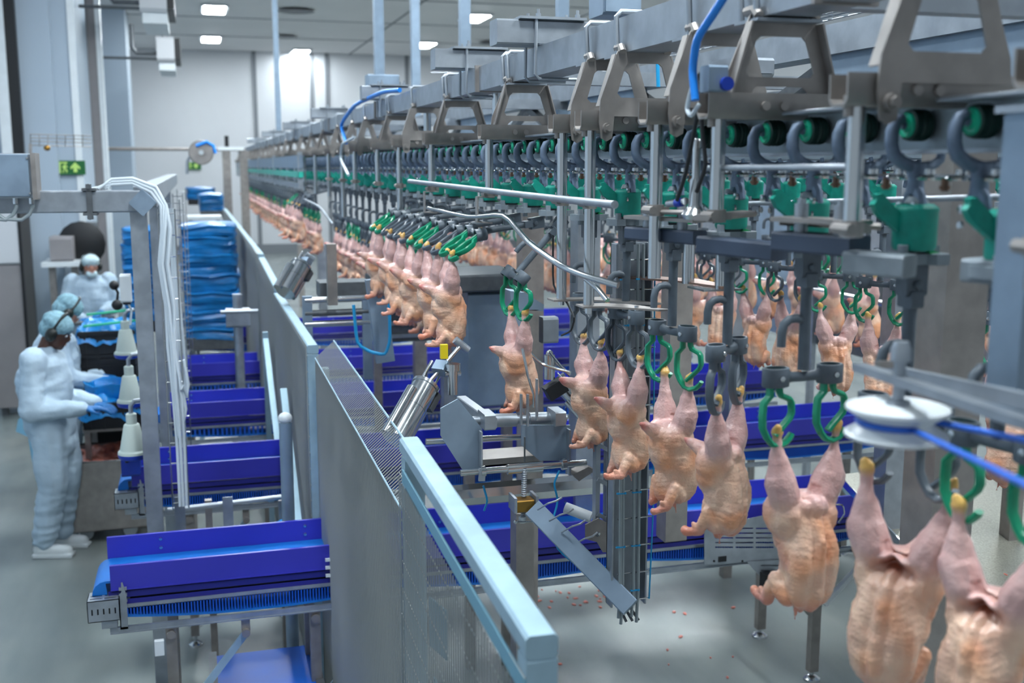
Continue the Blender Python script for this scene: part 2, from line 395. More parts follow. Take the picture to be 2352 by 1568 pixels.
# wire cable tray on the left wall
t = thing('wire_tray', 'wire basket cable tray on the left wall above the exit sign', 'cable tray', P(70, 335, y=13))
q = B()
for k, v in enumerate((308, 316, 324, 333)): q.cyl(P(68, v, y=13), P(210, v + 4, y=13 + k * .08), .006, 6)
for u in range(70, 210, 20): q.tube([P(u, 309, y=13), P(u, 335, y=13.1), P(u + 2, 337, y=13.3)], .005, 5)
q.build('wire_basket', steel_w, t)
B().bar(P(70, 330, y=13), P(70, 440, y=13), .03).build('support', steel_w, t)
q = B(); pp = P(108, 340, y=12.9); q.ball(pp, (.035, .03, .03), 10).build('dome_lamp', brass, t)
# camera pole: post far left between the columns
t = thing('wall_bracket', 'dark bracket box on the grey column beside the long pipe', 'bracket', P(222, 325, y=19.2))
a = P(215, 308, y=19.2); c = P(245, 335, y=19.2)
B().bx(a.x, c.x, 19.1, 19.4, c.z, a.z, ch=.03).build('box', steel_d, t); B().bx(c.x - .1, c.x, 19.05, 19.1, c.z + .03, a.z - .02).build('lens', dark_m, t)
tag(B().bx(XL, P(246, 500, y=18).x, 18, 18.5, 0, ZC).build('wall_column', wall_g, org=(XL, 18, 0)), kind='structure')
tag(B().bx(P(186, 500, y=16.2).x - .02, P(198, 500, y=16.2).x, 16.18, 16.4, 0, ZC).bx(P(246, 500, y=18).x - .01, P(256, 500, y=18).x, 17.98, 18.2, 0, ZC).build('trim_6', white_p, org=(XL, 18, 0)), kind='structure')
# ------------------------------------------------------------------ overhead line: beam, brackets, track
X0, X1, PIT = 1.15, 2.32, .155
YN, YF = 1.22, 27.5
def box_beam(x, z0, z1, y0, y1, wd, name, lb):
    t = thing(name, lb, 'beam', (x, y0, z0))
    B().bx(x - wd / 2, x + wd / 2, y0, y1, z0, z1, ch=.006).build('box_section', steel, t)
    return t
tb = box_beam(1.12, 2.935, 3.025, .6, YF, .1, 'overhead_beam', 'long square steel beam carrying the front shackle line from above')
q = B()
for y in (1.75, 4.15, 6.6, 9, 12): q.bx(1.055, 1.185, y - .006, y + .006, 2.93, 3.03)
q.build('joint_plate', steel_w, tb)
box_beam(1.93, 2.985, 3.075, .8, 14, .1, 'overhead_beam', 'second square steel beam at top right behind the front beam')
box_beam(1.93, 2.80, 2.86, 1.0, 14, .06, 'overhead_rail', 'slim steel rail below the second beam at top right')
box_beam(2.35, 2.86, 2.95, 1.6, 13, .1, 'overhead_beam', 'far square steel beam above the rear shackle line')
# hanging brackets: trapezoid plates with a window on U channels, U bolts and guide posts
def a_plate(y):
    q = B(); th = .004
    def fr(a, b_, t_): return (a + 1.12, y + t_, b_ + CZ)
    out = [(-.125, .12), (-.12, .165), (-.075, .275), (-.068, .292), (.068, .292), (.075, .275), (.12, .165), (.125, .12)]
    h1 = [(-.055, .24), (-.045, .25), (.045, .25), (.055, .24), (.075, .182), (.068, .172), (-.068, .172), (-.075, .182)]
    h2 = [(-.06, .145), (-.05, .154), (.05, .154), (.06, .145), (.072, .128), (-.072, .128)]
    q.prism([out, h1, h2], th, fr)
    for s_ in (-1, 1):
        q.bar((1.12 + s_ * .121, y - .012, CZ + .12), (1.12 + s_ * .076, y - .012, CZ + .275), .004, .026, up=(0, 1, 0))
        q.tube([(1.12 + s_ * .062, y - .02, CZ + .285), (1.12 + s_ * .062, y - .004, CZ + .298), (1.12 + s_ * .062, y + .03, CZ + .298)], .01, 8)
    return q
def leg_plate(y):
    """trapezoid plate whose left leg runs down over the channel as a bolted tongue"""
    q = B(); th = .005; yy = y - .033
    def fr(a, b_, t_): return (a + 1.12, yy - t_, b_ + CZ)
    out = [(-.115, .07), (-.1, .062), (-.085, .07), (-.08, .125), (.118, .125), (.115, .165), (.072, .275), (.066, .292), (-.07, .292), (-.078, .275), (-.118, .165), (-.121, .11)]
    h1 = [(-.052, .25), (-.042, .258), (.04, .258), (.05, .25), (.07, .182), (.062, .172), (-.062, .172), (-.072, .182)]
    q.prism([out, h1], th, fr)
    for s_ in (-1, 1):
        q.bar((1.12 + s_ * .118, yy + .012, CZ + .15), (1.12 + s_ * .076, yy + .012, CZ + .28), .004, .026, up=(0, 1, 0))
        q.tube([(1.12 + s_ * .062, yy - .01, CZ + .285), (1.12 + s_ * .062, yy, CZ + .298), (1.12 + s_ * .062, yy + .03, CZ + .298)], .01, 8)
    q.lathe([(0, -.012), (.0135, -.012), (.0135, 0)], (1.02, yy - th, CZ + .095), 14, 'y'); q.lathe([(0, -.02), (.009, -.02), (.009, -.012)], (1.02, yy - th, CZ + .095), 6, 'y')
    return q
def channel(y, xl, xr):
    q = B(); z0, z1, w = 2.74, 2.79, .026; c = .004
    prof = [(-w, z1), (-w, z0 + .01), (-w + .008, z0), (w - .008, z0), (w, z0 + .01), (w, z1), (w - c, z1), (w - c, z0 + .012), (w - .011, z0 + c), (-w + .011, z0 + c), (-w + c, z0 + .012), (-w + c, z1)]
    q.prism([prof], xr - xl, lambda a, b_, t_: (xl + t_, y + a, b_)); 
    for xx in (xl + .12, xl + .16): q.lathe([(0, -.006), (.009, -.006), (.009, 0)], (xx, y - w, 2.765), 10, 'y')
    q.lathe([(.009, -.02), (.009, .012), (0, .016)], (xl + .02, y, 2.745), 10)
    return q
posts = [(1.10, 2.50, 0), (1.50, 2.539, 1), (1.966, 2.549, 0), (2.263, 2.40, 1), (2.688, 2.284, 1), (2.912, 2.272, 1), (3.70, 2.546, 0), (4.66, 2.559, 0), (5.43, 2.218, 1), (6.1, 2.56, 0), (7.0, 2.5, 1), (7.6, 2.3, 1)]
y = 8.4
while y < YF - 1: posts.append((y, 2.42, int(y * 3) % 2)); y += .95
for i, (y, zb, kind) in enumerate(posts):
    t = thing('hanging_bracket', None, 'bracket', (1.12, y, 2.74), 'steel brackets hanging the track below the beam')
    t['label'] = ('steel bracket, trapezoid window plate over a U channel, below the front beam' if kind == 0 else 'steel bracket with narrow bolted leg plate over a U channel, below the front beam')
    if i < 12: t['label'] = ORD[i] + ' steel bracket from the right edge, ' + ('a window plate on a U channel' if kind == 0 else 'a narrow bolted leg plate on a U channel')
    channel(y, .955, 1.31).build('channel', steel_w, t)
    (leg_plate(y) if kind else a_plate(y)).build('side_plate' if kind else 'window_plate', steel_w, t)
    q = B()
    for dx in ((-.06, .06) if y < 9 else (-.06,)):
        pass
    yy = y - .012
    q.tube([(1.058, yy, 2.925), (1.052, yy, 3.025), (1.064, yy, 3.037), (1.172, yy, 3.037), (1.186, yy, 3.02), (1.186, yy, 2.93)], .007, 8)
    if kind == 0: yy = y + .05; q.tube([(1.058, yy, 2.925), (1.052, yy, 3.025), (1.064, yy, 3.037), (1.172, yy, 3.037), (1.186, yy, 3.02), (1.186, yy, 2.93)], .007, 8)
    q.bx(1.05, 1.19, y - .03, y + .065, 2.925, 2.931)
    q.build('u_bolt', steel, t)
    q = B().cyl((.99, y, zb), (.99, y, 2.745), .0145, 16)
    q.build('guide_post', steel_sh, t)
    if y < 9: B().cyl((.99, y, 2.54), (.99, y, 2.565), .019, 14).bx(.975, 1.02, y - .008, y + .008, 2.545, 2.56).cyl((.972, y - .028, 2.553), (.972, y + .02, 2.553), .009, 8).build('clamp', steel_w, t)
# cross beams resting on the main beam with clamp plates
for i, (y, xl, xr) in enumerate(((3.42, .93, 1.62), (4.33, .93, 1.62), (6.4, .95, 1.6), (9.0, .93, 1.6), (11.8, .93, 1.6), (15, .9, 1.6), (19, .9, 1.6))):
    t = thing('cross_beam', ['square cross beam with clamp plate and tall studs, nearest on top of the main beam', 'second square cross beam with clamp plate on top of the main beam',
        'third cross beam on the main beam beside the cabinet'][i] if i < 3 else 'small cross beam far along the top of the main beam', 'beam', (xl, y, 3.026), None if i < 3 else 'far cross beams')
    B().bx(xl, xr, y - .045, y + .045, 3.026, 3.104, ch=.006).build('box_section', steel, t)
    q = B().bx(1.0, 1.22, y - .065, y + .065, 3.104, 3.112)
    for (dx, dy) in ((-.045, -.055), (.055, -.055), (-.045, .055), (.055, .055)):
        q.cyl((1.12 + dx * 1.3, y + dy, 3.11), (1.12 + dx * 1.3, y + dy, 3.122), .009, 6); q.cyl((1.12 + dx * 1.3, y + dy, 3.11), (1.12 + dx * 1.3, y + dy, 3.135), .005, 8)
    q.build('clamp_plate', steel, t)
    q = B()
    for dy in (-.055, .055): q.tube([(1.055, y + dy, 3.11), (1.052, y + dy, 2.935), (1.065, y + dy, 2.922), (1.19, y + dy, 2.922)], .0055, 8)
    q.build('long_bolt', steel, t)
# spacers between beam and track
for y in (4.25, 5.6, 8, 10.5):
    tag(B().cyl((1.17, y, 2.76), (1.17, y, 2.935), .02, 14).build('spacer_tube', steel_sh, org=(1.17, y, 2.76)), 'short round steel tube between the main beam and the track, beside the %s cross beam' % {4.25: 'second', 5.6: 'third', 8: 'fourth', 10.5: 'fifth'}[y], 'post')
# truss behind
t = thing('truss_frame', 'dark steel truss with crossed braces behind the window plates', 'frame', (1.93, 3, 2.86))
for y in (2.6, 4.3, 5.9, 7.5, 9.1):
    B().bar((1.93, y, 2.86), (1.93, y + .4, 2.99), .04).build('brace', steel_d, t); B().bar((1.93, y + .4, 2.99), (1.93, y + .8, 2.86), .04).build('brace', steel_d, t)
for y in (1.9, 3.9, 5.6, 8, 11): B().bar((1.16, y, 2.97), (2.4, y, 2.97), .05).build('tie_bar', steel, t)
for y in (2.2, 4.6, 7.0): B().bx(1.9, 1.96, y, y + .9, 2.86, 2.985).build('cover_panel', steel_b, t)
# the track: plate, lips, guide rods
def track(x, y0, y1, lb, s=1, sh=0):
    t = thing('roller_track', lb, 'rail', (x, y0, 2.66))
    B().bx(x + s * .022, x + s * .028, y0, y1, CZ + .025, CZ + .1).build('track_plate', MATS.get('track_plate_steel') or mat('track_plate_steel', (176, 190, 198), .45, .35, var=.08), t)
    B().bx(x - .03, x + .035, y0, y1, CZ + .098, CZ + .104).cyl((x - .035, y0, CZ + .101), (x - .035, y1, CZ + .101), .004, 8).build('top_flange', steel, t)
    B().bx(x - .01, x + .035, y0, y1, CZ + .02, CZ + .026).build('running_ledge', steel, t)
    return t
track(X0, YN - .3, YF, 'steel roller track of the front line, above the green rollers')
track(X1, 1.7, 15, 'steel roller track of the rear shackle line', -1)
# chain
def link_mesh():
    q = B()
    q.lathe([(0, -.006), (.019, -.005), (.023, -.001), (.019, .003), (.009, .005), (.009, .013), (0, .013)], (0, 0, CZ - .018), 14)
    q.tube([(0, .008, CZ - .018), (0, .035, CZ - .018), (0, .0775 - .008, CZ - .018)], .0055, 6)
    return q.mesh('chain_link', steel_sh)
LK = link_mesh(); LKR = B().lathe([(0, -.003), (.009, -.003), (.009, .003), (0, .003)], (0, 0, CZ - .034), 10).cyl((0, 0, CZ - .04), (0, 0, CZ - .02), .006, 8).mesh('chain_pin', mat('rusty_brass', (112, 88, 74), .4, .7, var=.2, vs=60))
for (x, lb, y0, n) in ((X0, 'steel conveyor chain of the front line, running under the rollers', YN, 150), (X1, 'steel conveyor chain of the rear line', 1.9, 60)):
    t = thing('conveyor_chain', lb, 'chain', (x, y0, CZ))
    for k in range(n):
        inst('link', LK, t, Matrix.Translation((0, k * PIT / 2, -CZ))); 
        if k < 90: inst('pin', LKR, t, Matrix.Translation((0, k * PIT / 2 + .038, -CZ)))
    if x == X0: tag(B().cyl((x, y0 + n * PIT / 2, CZ - .018), (x, YF, CZ - .018), .007, 8).build('far_chain', steel_d, t), kind='stuff')
# trolleys: one every pitch
def trolley_meshes():
    h = B().lathe([(0, -.026), (.010, -.028), (.012, -.024), (.017, -.024), (.019, -.027), (.021, -.024), (.021, .012), (0, .012)], (0, 0, .066), 20, 'x')
    r = B().lathe([(.0205, -.022), (.025, -.02), (.0265, -.012), (.0245, -.008), (.0265, -.004), (.0245, .0), (.0265, .004), (.025, .012), (.02, .013)], (0, 0, .066), 22, 'x')
    a = B()
    a.tube([(-.03, 0, .078), (-.043, 0, .072), (-.05, 0, .055), (-.05, 0, .034), (-.043, 0, .016), (-.028, 0, .006), (-.012, 0, .0), (.004, 0, -.006)],
           [.008, .0105, .0118, .0122, .012, .0115, .011, .013], 10, flat=.85)
    a.tube([(0, 0, .004), (0, 0, -.02), (0, 0, -.045)], [.014, .011, .013], 10, flat=1.25)
    a.tube([(0, 0, -.004), (.03, 0, .0), (.045, 0, .01), (.05, 0, .03)], [.01, .009, .008, .007], 8)
    for s_ in (-1, 1): a.tube([(0, 0, -.035), (0, s_ * .014, -.05), (0, s_ * .02, -.072)], [.01, .009, .0085], 8, flat=1.1)
    a.cyl((-.02, 0, .066), (-.032, 0, .066), .007, 10)
    bt = B()
    for s_ in (-1, 1): bt.lathe([(0, -.018), (.007, -.017), (.008, -.011)], (0, s_ * .019, -.066), 10, 'x').lathe([(0, .0), (.006, .0), (.007, .004)], (-.018, s_ * .019, -.09), 8, 'x')
    return h.mesh('hub', green_h), r.mesh('tyre', rubber), a.mesh('trolley_arm', arm_m), bt.mesh('bolt', steel_sh)
TM = trolley_meshes()
def trolley(x, y, lb, s=1, full=True, grp='trolleys on the front track'):
    t = thing('trolley', lb, 'trolley', (x, y, CZ), grp)
    M = Matrix.Scale(s, 4, (1, 0, 0)) if s < 0 else None
    inst('hub', TM[0], t, M); inst('tyre', TM[1], t, M); inst('trolley_arm', TM[2], t, M)
    if full: inst('bolt', TM[3], t, M)
    return t
NT = int((YF - YN) / PIT)
for k in range(NT):
    y = YN + .19 + k * PIT
    trolley(X0, y, (ORD[k] + ' trolley with green-hubbed roller on the front track, counted from the right edge') if k < 20 else 'grey trolley arm with green-hubbed black roller on the front track, ' + ('near part' if y < 3.2 else 'middle part' if y < 7.5 else 'far part'), 1, y < 6)
for k in range(56):
    y = 1.95 + k * PIT
    trolley(X1, y, 'grey trolley arm with green roller on the rear track', -1, False, 'trolleys on the rear track')
# ------------------------------------------------------------------ shackles
def shackle_meshes():
    D = {}
    c = B()
    c.lathe([(.0, -.062), (.028, -.062), (.036, -.068), (.0375, -.072), (.0365, -.075), (.036, -.132), (.033, -.138), (0, -.138)], (0, 0, 0), 24)
    c.prism([[(-.03, -.08), (-.07, -.044), (-.082, -.046), (-.079, -.054), (-.085, -.062), (-.076, -.078), (-.03, -.112)]], .014, lambda a, b_, t_: (a, t_ - .007, b_))
    D['cone'] = c.mesh('cone_body', green_c)
    c = B()
    c.tube([(0, 0, -.06), (0, 0, -.05)], [.02, .014], 12, flat=1); c.lathe([(0, -.05), (.013, -.052), (.018, -.063)], (0, 0, 0), 12)
    D['dome'] = c.mesh('dome_cap', plast_l)
    c = B()
    out = [(-.058, -.012), (-.045, -.036), (-.02, -.036), (-.012, -.022), (.012, -.022), (.02, -.036), (.045, -.036), (.058, -.012), (.058, .012), (.045, .036), (.02, .036), (.012, .022), (-.012, .022), (-.02, .036), (-.045, .036), (-.058, .012)]
    c.prism([out], .018, lambda a, b_, t_: (a, b_, -.162 + t_)); c.cyl((-.035, -.02, -.175), (-.035, -.02, -.128), .0085, 12).bar((-.02, 0, -.14), (.05, 0, -.142), .004, .02)
    D['plate'] = c.mesh('notched_plate', plast_l)
    c = B().prism([[(.02, -.146), (.05, -.146), (.028, -.138)]], .02, lambda a, b_, t_: (a, t_ - .01, b_)); D['tab'] = c.mesh('green_tab', mat('bright_green', (20, 180, 100), .4))
    c = B().bx(-.02, .02, -.016, .016, -.215, -.16, ch=.004).lathe([(0, -.024), (.007, -.022), (.008, -.018)], (0, 0, -.195), 10, 'y').bx(-.012, .012, -.02, .02, -.235, -.205, ch=.003)
    D['hinge'] = c.mesh('hinge_block', plast_g)
    c = B().tube([(0, 0, -.22), (0, 0, -.26), (0, 0, -.4)], [.0125, .0115, .0115], 14)
    D['rod'] = c.mesh('rod', plast_g)
    c = B().tube([(0, 0, -.302), (-.02, 0, -.296), (-.036, 0, -.298), (-.047, 0, -.308), (-.051, 0, -.325), (-.051, 0, -.352)], [.0085, .009, .009, .009, .009, .0088], 12)
    D['rod_hook'] = c.mesh('rod_hook', plast_g)
    # bar with two rings, along x
    c = B(); rr = .0245
    for s_ in (-1, 1):
        n = 22; o = len(c.v)
        for (r, z) in ((rr, -.392), (rr + .0015, -.394), (rr + .0015, -.428), (rr, -.43), (rr - .005, -.43), (rr - .005, -.392)):
            for k in range(n):
                a = 2 * PI * k / n; c.v.append(Vector((s_ * .064 + r * 1.12 * math.cos(a), r * .82 * math.sin(a), z)))
        for i in range(6):
            for k in range(n): c.f.append((o + i * n + k, o + i * n + (k + 1) % n, o + (i + 1) % 6 * n + (k + 1) % n, o + (i + 1) % 6 * n + k))
    c.tube([(-.042, 0, -.411), (-.028, 0, -.413), (0, 0, -.414), (.028, 0, -.413), (.042, 0, -.411)], [.016, .0105, .01, .0105, .016], 10, flat=.75)
    D['bar'] = c.mesh('cross_bar', plast_g)
    c = B()
    for s_ in (-1, 1):
        for e in (-1, 1): c.lathe([(0, -.004), (.0055, -.003), (.006, 0)], (s_ * .064, e * -.0215 if e > 0 else .0215, -.411), 10, 'y') if e > 0 else c.lathe([(.006, 0), (.0055, .003), (0, .004)], (s_ * .064, .0205, -.411), 10, 'y')
    D['screw'] = c.mesh('screw', steel_sh)
    for nm, m in (('green', green_w), ('grey', grey_w)):
        c = B()
        A = [(-.012, -.402), (-.012, -.448), (-.026, -.463), (-.0275, -.49), (-.0265, -.512), (-.016, -.532), (-.004, -.546), (.012, -.551), (.028, -.546), (.038, -.536), (.043, -.528)]
        c.tube([(a, 0, z) for a, z in A], [.0105] * 8 + [.0105, .010, .0085], 8, flat=.62)
        A = [(.009, -.402), (.0095, -.44), (.014, -.449), (.034, -.457), (.0385, -.464), (.0405, -.485), (.036, -.496), (.014, -.518), (.002, -.53)]
        c.tube([(a, .0, z) for a, z in A], .0098, 8, flat=.62)
        D[nm] = c.mesh(nm + '_hook', m)
    return D
SD = shackle_meshes()
HOCK = Vector((.017, .0, -.532))      # hang point of a hock in one hook, relative to the ring centre line
def shackle(x, y, color, rz, tilt=0., swing=0., lb='', s=1, detail=2, grp='shackles of the front line', hookang=0.):
    """tilt: rotation of the rod about the hinge towards -x; swing: relative rotation of the hooks"""
    t = thing('shackle', lb, 'shackle', (x, y, CZ), grp)
    Mi = Matrix.Scale(-1, 4, (1, 0, 0)) if s < 0 else Matrix()
    for k in ('cone', 'plate') + (('dome', 'tab', ) if detail > 1 else ()): inst({'cone': 'cone_body', 'plate': 'notched_plate', 'dome': 'dome_cap', 'tab': 'green_tab'}[k], SD[k], t, Mi)
    Hn = Matrix.Translation((0, 0, -.2)); T = Mi @ Hn @ Matrix.Rotation(tilt, 4, 'Y') @ Hn.inverted()
    inst('hinge_block', SD['hinge'], t, T); inst('rod', SD['rod'], t, T); inst('rod_hook', SD['rod_hook'], t, T)
    R_ = T @ Matrix.Rotation(rz, 4, 'Z'); inst('cross_bar', SD['bar'], t, R_)
    if detail > 1: inst('screw', SD['screw'], t, R_)
    Cb = Matrix.Translation((0, 0, -.41))
    W = Mi @ Hn @ Matrix.Rotation(tilt, 4, 'Y') @ Hn.inverted() @ Cb @ Matrix.Rotation(-swing, 4, 'Y') @ Cb.inverted() @ Matrix.Rotation(rz, 4, 'Z')
    pts = []
    for e in (-1, 1):
        Mw = W @ Matrix.Translation((e * .064, 0, 0)) @ (Cb @ Matrix.Rotation(hookang, 4, 'Z') @ Cb.inverted())
        inst('hook', SD[color], t, Mw); pts.append(Vector((x, y, CZ)) + Mw @ HOCK)
    return t, pts
# ------------------------------------------------------------------ carcasses: legs hang from +-x, breast towards +y, tail towards -y
def bird_mesh(seed, vox, slit=0, spread=.064, fat=1., open_wing=1., low=False):
    r = random.Random(seed); q = B(); J = lambda a: r.uniform(-a, a)
    for s_ in (-1, 1):
        x0 = s_ * spread; xt = s_ * (.041 + J(.003))
        q.ball((x0, .0, .003), (.0125, .012, .013), 10); q.ball((x0 + s_ * .004, .004, .012), (.0085, .008, .009), 8)
        capsule(q, (x0, 0, .0), .009, (x0 * .98, 0, -.03), .0098)
        capsule(q, (x0 * .98, 0, -.028), .0102, (x0 * .93, .001, -.058), .0185)
        capsule(q, (x0 * .93, .001, -.055), .0195, (x0 * .55 + xt * .45, .002, -.092), .0315)
        capsule(q, (x0 * .55 + xt * .45, .002, -.09), .0315, (xt, .004, -.118), .031 * fat)
        q.ball((xt * .9, -.008, -.15), (.031 * fat, .05, .04), 12)
        # wing folded against the body, tip towards the tail side
        ow = open_wing
        sh = Vector((s_ * .032, .008, -.295)); el = Vector((s_ * (.042 + .003 * ow), -.016 + J(.004), -.27 + J(.008)))
        wr = Vector((s_ * (.034 + .004 * ow), -.03 + J(.006), -.312 + J(.006)))
        if s_ > 0: wr += Vector((.005 * ow, -.008 * ow, -.004))
        tp = wr + Vector((-s_ * .002, -.036 - .008 * ow, -.004 + J(.012)))
        if s_ < 0: tp = wr + Vector((.004, -.012, -.006))
        capsule(q, sh, .021, el, .0155); capsule(q, el, .0145, wr, .0135); capsule(q, wr, .0135, tp, .0085)
        if s_ > 0: capsule(q, wr, .011, wr + Vector((.002, -.022, .013)), .006); q.ball(tp + Vector((0, -.004, .004)), .009, 8)
    q.ball((0, -.018, -.142), (.05, .05, .03), 14)                         # pelvis
    q.ball((0, -.004, -.18), (.058 * fat, .066 * fat, .058), 16)           # trunk
    q.ball((0, .014, -.21), (.057 * fat, .058 * fat, .08), 16)
    q.ball((0, .03, -.245), (.052 * fat, .046 * fat, .08), 16)             # breast
    q.ball((0, -.006, -.265), (.044 * fat, .042, .058), 14)
    for s_ in (-1, 1): q.ball((s_ * .024, .038, -.235), (.031 * fat, .034 * fat, .076), 14)
    capsule(q, (0, .064, -.18), .008, (0, .068, -.28), .009)               # keel
    capsule(q, (0, .006, -.3), .024, (J(.01), .0, -.325), .012)            # neck flap
    capsule(q, (.012, .01, -.315), .009, (.016, .014, -.345), .0035); capsule(q, (-.018, -.008, -.31), .008, (-.024, -.012, -.336), .003)
    capsule(q, (0, -.05, -.135), .02, (J(.006), -.09, -.122), .013); capsule(q, (0, -.086, -.122), .0135, (0, -.104, -.116), .007)   # tail
    q.ball((0, .028, -.13), (.03, .022, .02), 10)
    m = remeshed(q, 'carcass_%d' % seed, skin_c, vox, 2 if low else 5, .5)
    att = m.color_attributes.new('skin', 'FLOAT_COLOR', 'POINT')
    cb, cl, ch, cr, cw = [lin(c) for c in ((243, 202, 174), (226, 184, 178), (232, 186, 100), (212, 112, 98), (222, 172, 148))]
    co2 = lin((244, 174, 130)); cs = lin((150, 78, 52)); off = Vector((seed * 3.1, 0, 0))
    cc = []
    def fn(p, nr):
        kz = max(0, min(1, (-.1 - p.z) / .08)); p = Vector((p.x * (1 - .04 * kz), p.y * (1 - .1 * kz), p.z - .012 * kz)); n1 = noise.noise(p * 16 + off); n2 = noise.noise(p * 45 + off); n3 = noise.noise(p * 100 + off)
        q_ = p + nr * (n1 * .005 + n2 * .0018 + n3 * .0005)
        if p.z < -.1: q_ += nr * .00035 * math.sin(p.z * 700 + n1 * 14) * max(0, min(1, (-.1 - p.z) * 20))
        if p.z < -.1 and p.y > .0 and abs(p.x) < .03: q_ += nr * -.004 * math.exp(-((abs(p.x) - .014) / .006) ** 2)
        k = max(0, min(1, (p.z + .155 + n1 * .02) / .04)); c = [cb[j] * (1 - k) + cl[j] * k for j in range(3)]
        k2 = max(0, min(.9, n1 * 2.0 + .15)) * (1 - k); c = [c[j] * (1 - k2) + co2[j] * k2 for j in range(3)]
        k3 = max(0, min(1, (p.z + .012) / .016)); c = [c[j] * (1 - k3) + ch[j] * k3 for j in range(3)]
        k4 = max(0, min(1, (-.300 - p.z) / .03)) * .6 + max(0, min(.8, (-p.y - .083) / .02)); k4 = min(.8, k4)
        c = [c[j] * (1 - k4) + cr[j] * k4 for j in range(3)]
        if slit:
            g = math.exp(-((p.x / .026) ** 2 + ((p.z + .128 + abs(p.x) * .4) / .012) ** 2)) * (1 if p.y > 0 else 0)
            q_ += Vector((0, -.035, 0)) * g; g = min(1, g * 1.3); c = [c[j] * (1 - g) + cs[j] * g for j in range(3)]
        cc.extend((c[0], c[1], c[2], 1)); return q_
    displace(m, fn)
    att.data.foreach_set('color', cc)
    m.update(); return m
BH = [bird_mesh(3, .0032), bird_mesh(5, .0032, fat=1.06, open_wing=.6), bird_mesh(8, .0032, fat=.96, open_wing=1.3), bird_mesh(13, .0032, spread=.05, fat=1.03, open_wing=.8), bird_mesh(17, .0032, slit=1, fat=1.06, open_wing=1.2)]
BL = [bird_mesh(21, .0065, low=True), bird_mesh(22, .0065, fat=1.05, low=True), bird_mesh(24, .0065, spread=.056, fat=.95, open_wing=.5, low=True)]
def bird(me, pts, turn=0., lean=(0, 0), sc_=1., lb='', grp=None):
    a, c = pts; mid = (a + c) / 2; d = c - a
    if d.length < 1e-4: d = Vector((1, 0, 0))
    rz = math.atan2(d.y, d.x) + turn
    o = bpy.data.objects.new('chicken_carcass', me); COL.objects.link(o)
    o.location = mid + Vector((0, 0, .004)); o.rotation_euler = (lean[0], lean[1], rz)
    o.scale = (sc_, sc_, sc_)
    return tag(o, lb, 'chicken', grp)
DG = math.radians
# nearest shackles, one by one: y, colour, bar angle, extra turn of the bird, mesh, labels
near = [
 (1.335, 'green', -80, 190, 4, 1.05, 'nearest chicken, cut off by the bottom right corner of the photo', 'blurred green-hooked shackle at the right edge, nearest of all'),
 (1.56, 'grey', -72, 196, 4, 1.14, 'large blurred chicken with open belly slit, hanging from dark hooks by the pulley', 'shackle with dark grey hooks beside the white pulley'),
 (1.885, 'green', 5, 180, 2, 1.1, 'pale chicken hanging from two wide green hooks, just left of the pulley', 'shackle with two wide green hooks seen square-on, left of the pulley'),
 (2.21, 'grey', 40, 180, 1, .98, 'chicken on dull grey hooks turned edge-on, left of the wide green hooks', 'grey shackle seen edge-on with one hook in front of the other'),
 (2.51, 'green', -78, 0, 3, 1.0, 'chicken with both legs in overlapping green hooks, left tail tip red', 'shackle with overlapping green hooks, between two grey shackles'),
 (2.82, 'grey', -85, 0, 2, 1.0, 'chicken on slim dark hooks, right of the leftmost dark-hooked one', 'dark-hooked shackle, second of the two under the sharp steel plates'),
 (3.125, 'grey', -85, 0, 0, 1.0, 'chicken under the pointed steel guide plates, its wing showing raw red', 'dark-hooked shackle, first under the pointed steel guide plates'),
]
for i, (y, col, ang, turn, mi, s_, lb, lb2) in enumerate(near):
    t, pts = shackle(X0, y, col, DG(ang), 0, 0, lb2, grp=None, hookang=DG(24) if y > 2.4 else 0)
    bird(BH[mi], pts, DG(turn), (DG(rnd.uniform(-3, 3)), DG(rnd.uniform(-3, 3))), s_, lb)
# one swinging down from the kick-out rail, then the row held out nearly level
t, pts = shackle(X0, 3.44, 'green', DG(-85), DG(42), DG(40), 'shackle swinging down at a slant with bright green hooks', grp=None, hookang=DG(24))
bird(BH[1], pts, DG(0), (0, 0), .98, 'single chicken hanging free below the bent guide rod, mid-scene')
kick = [(3.70, 'green', 'sharp chicken at the right end of the raised row, plump breast bright orange'), (3.99, 'grey', 'second chicken from the right in the raised row'),
        (4.31, 'green', 'third chicken from the right in the raised row'), (4.63, 'grey', 'fourth chicken from the right in the raised row'), (4.94, 'grey', 'fifth chicken in the raised row, half hidden'), (5.29, 'green', 'sixth chicken in the raised row, partly blurred')]
for k, (y, col, lb) in enumerate(kick):
    t, pts = shackle(X0, y, col, DG(-86), DG(82), DG(28), lb.replace('chicken', 'shackle, held out nearly level,').replace(', plump breast bright orange', ', green hooks').replace('sharp ', ''), grp=None)
    bird(BH[k % 4], pts, DG(rnd.uniform(-10, 6)), (DG(rnd.uniform(-4, 4)), DG(rnd.uniform(-4, 4))), .98, lb)
y = 5.6; k = 0
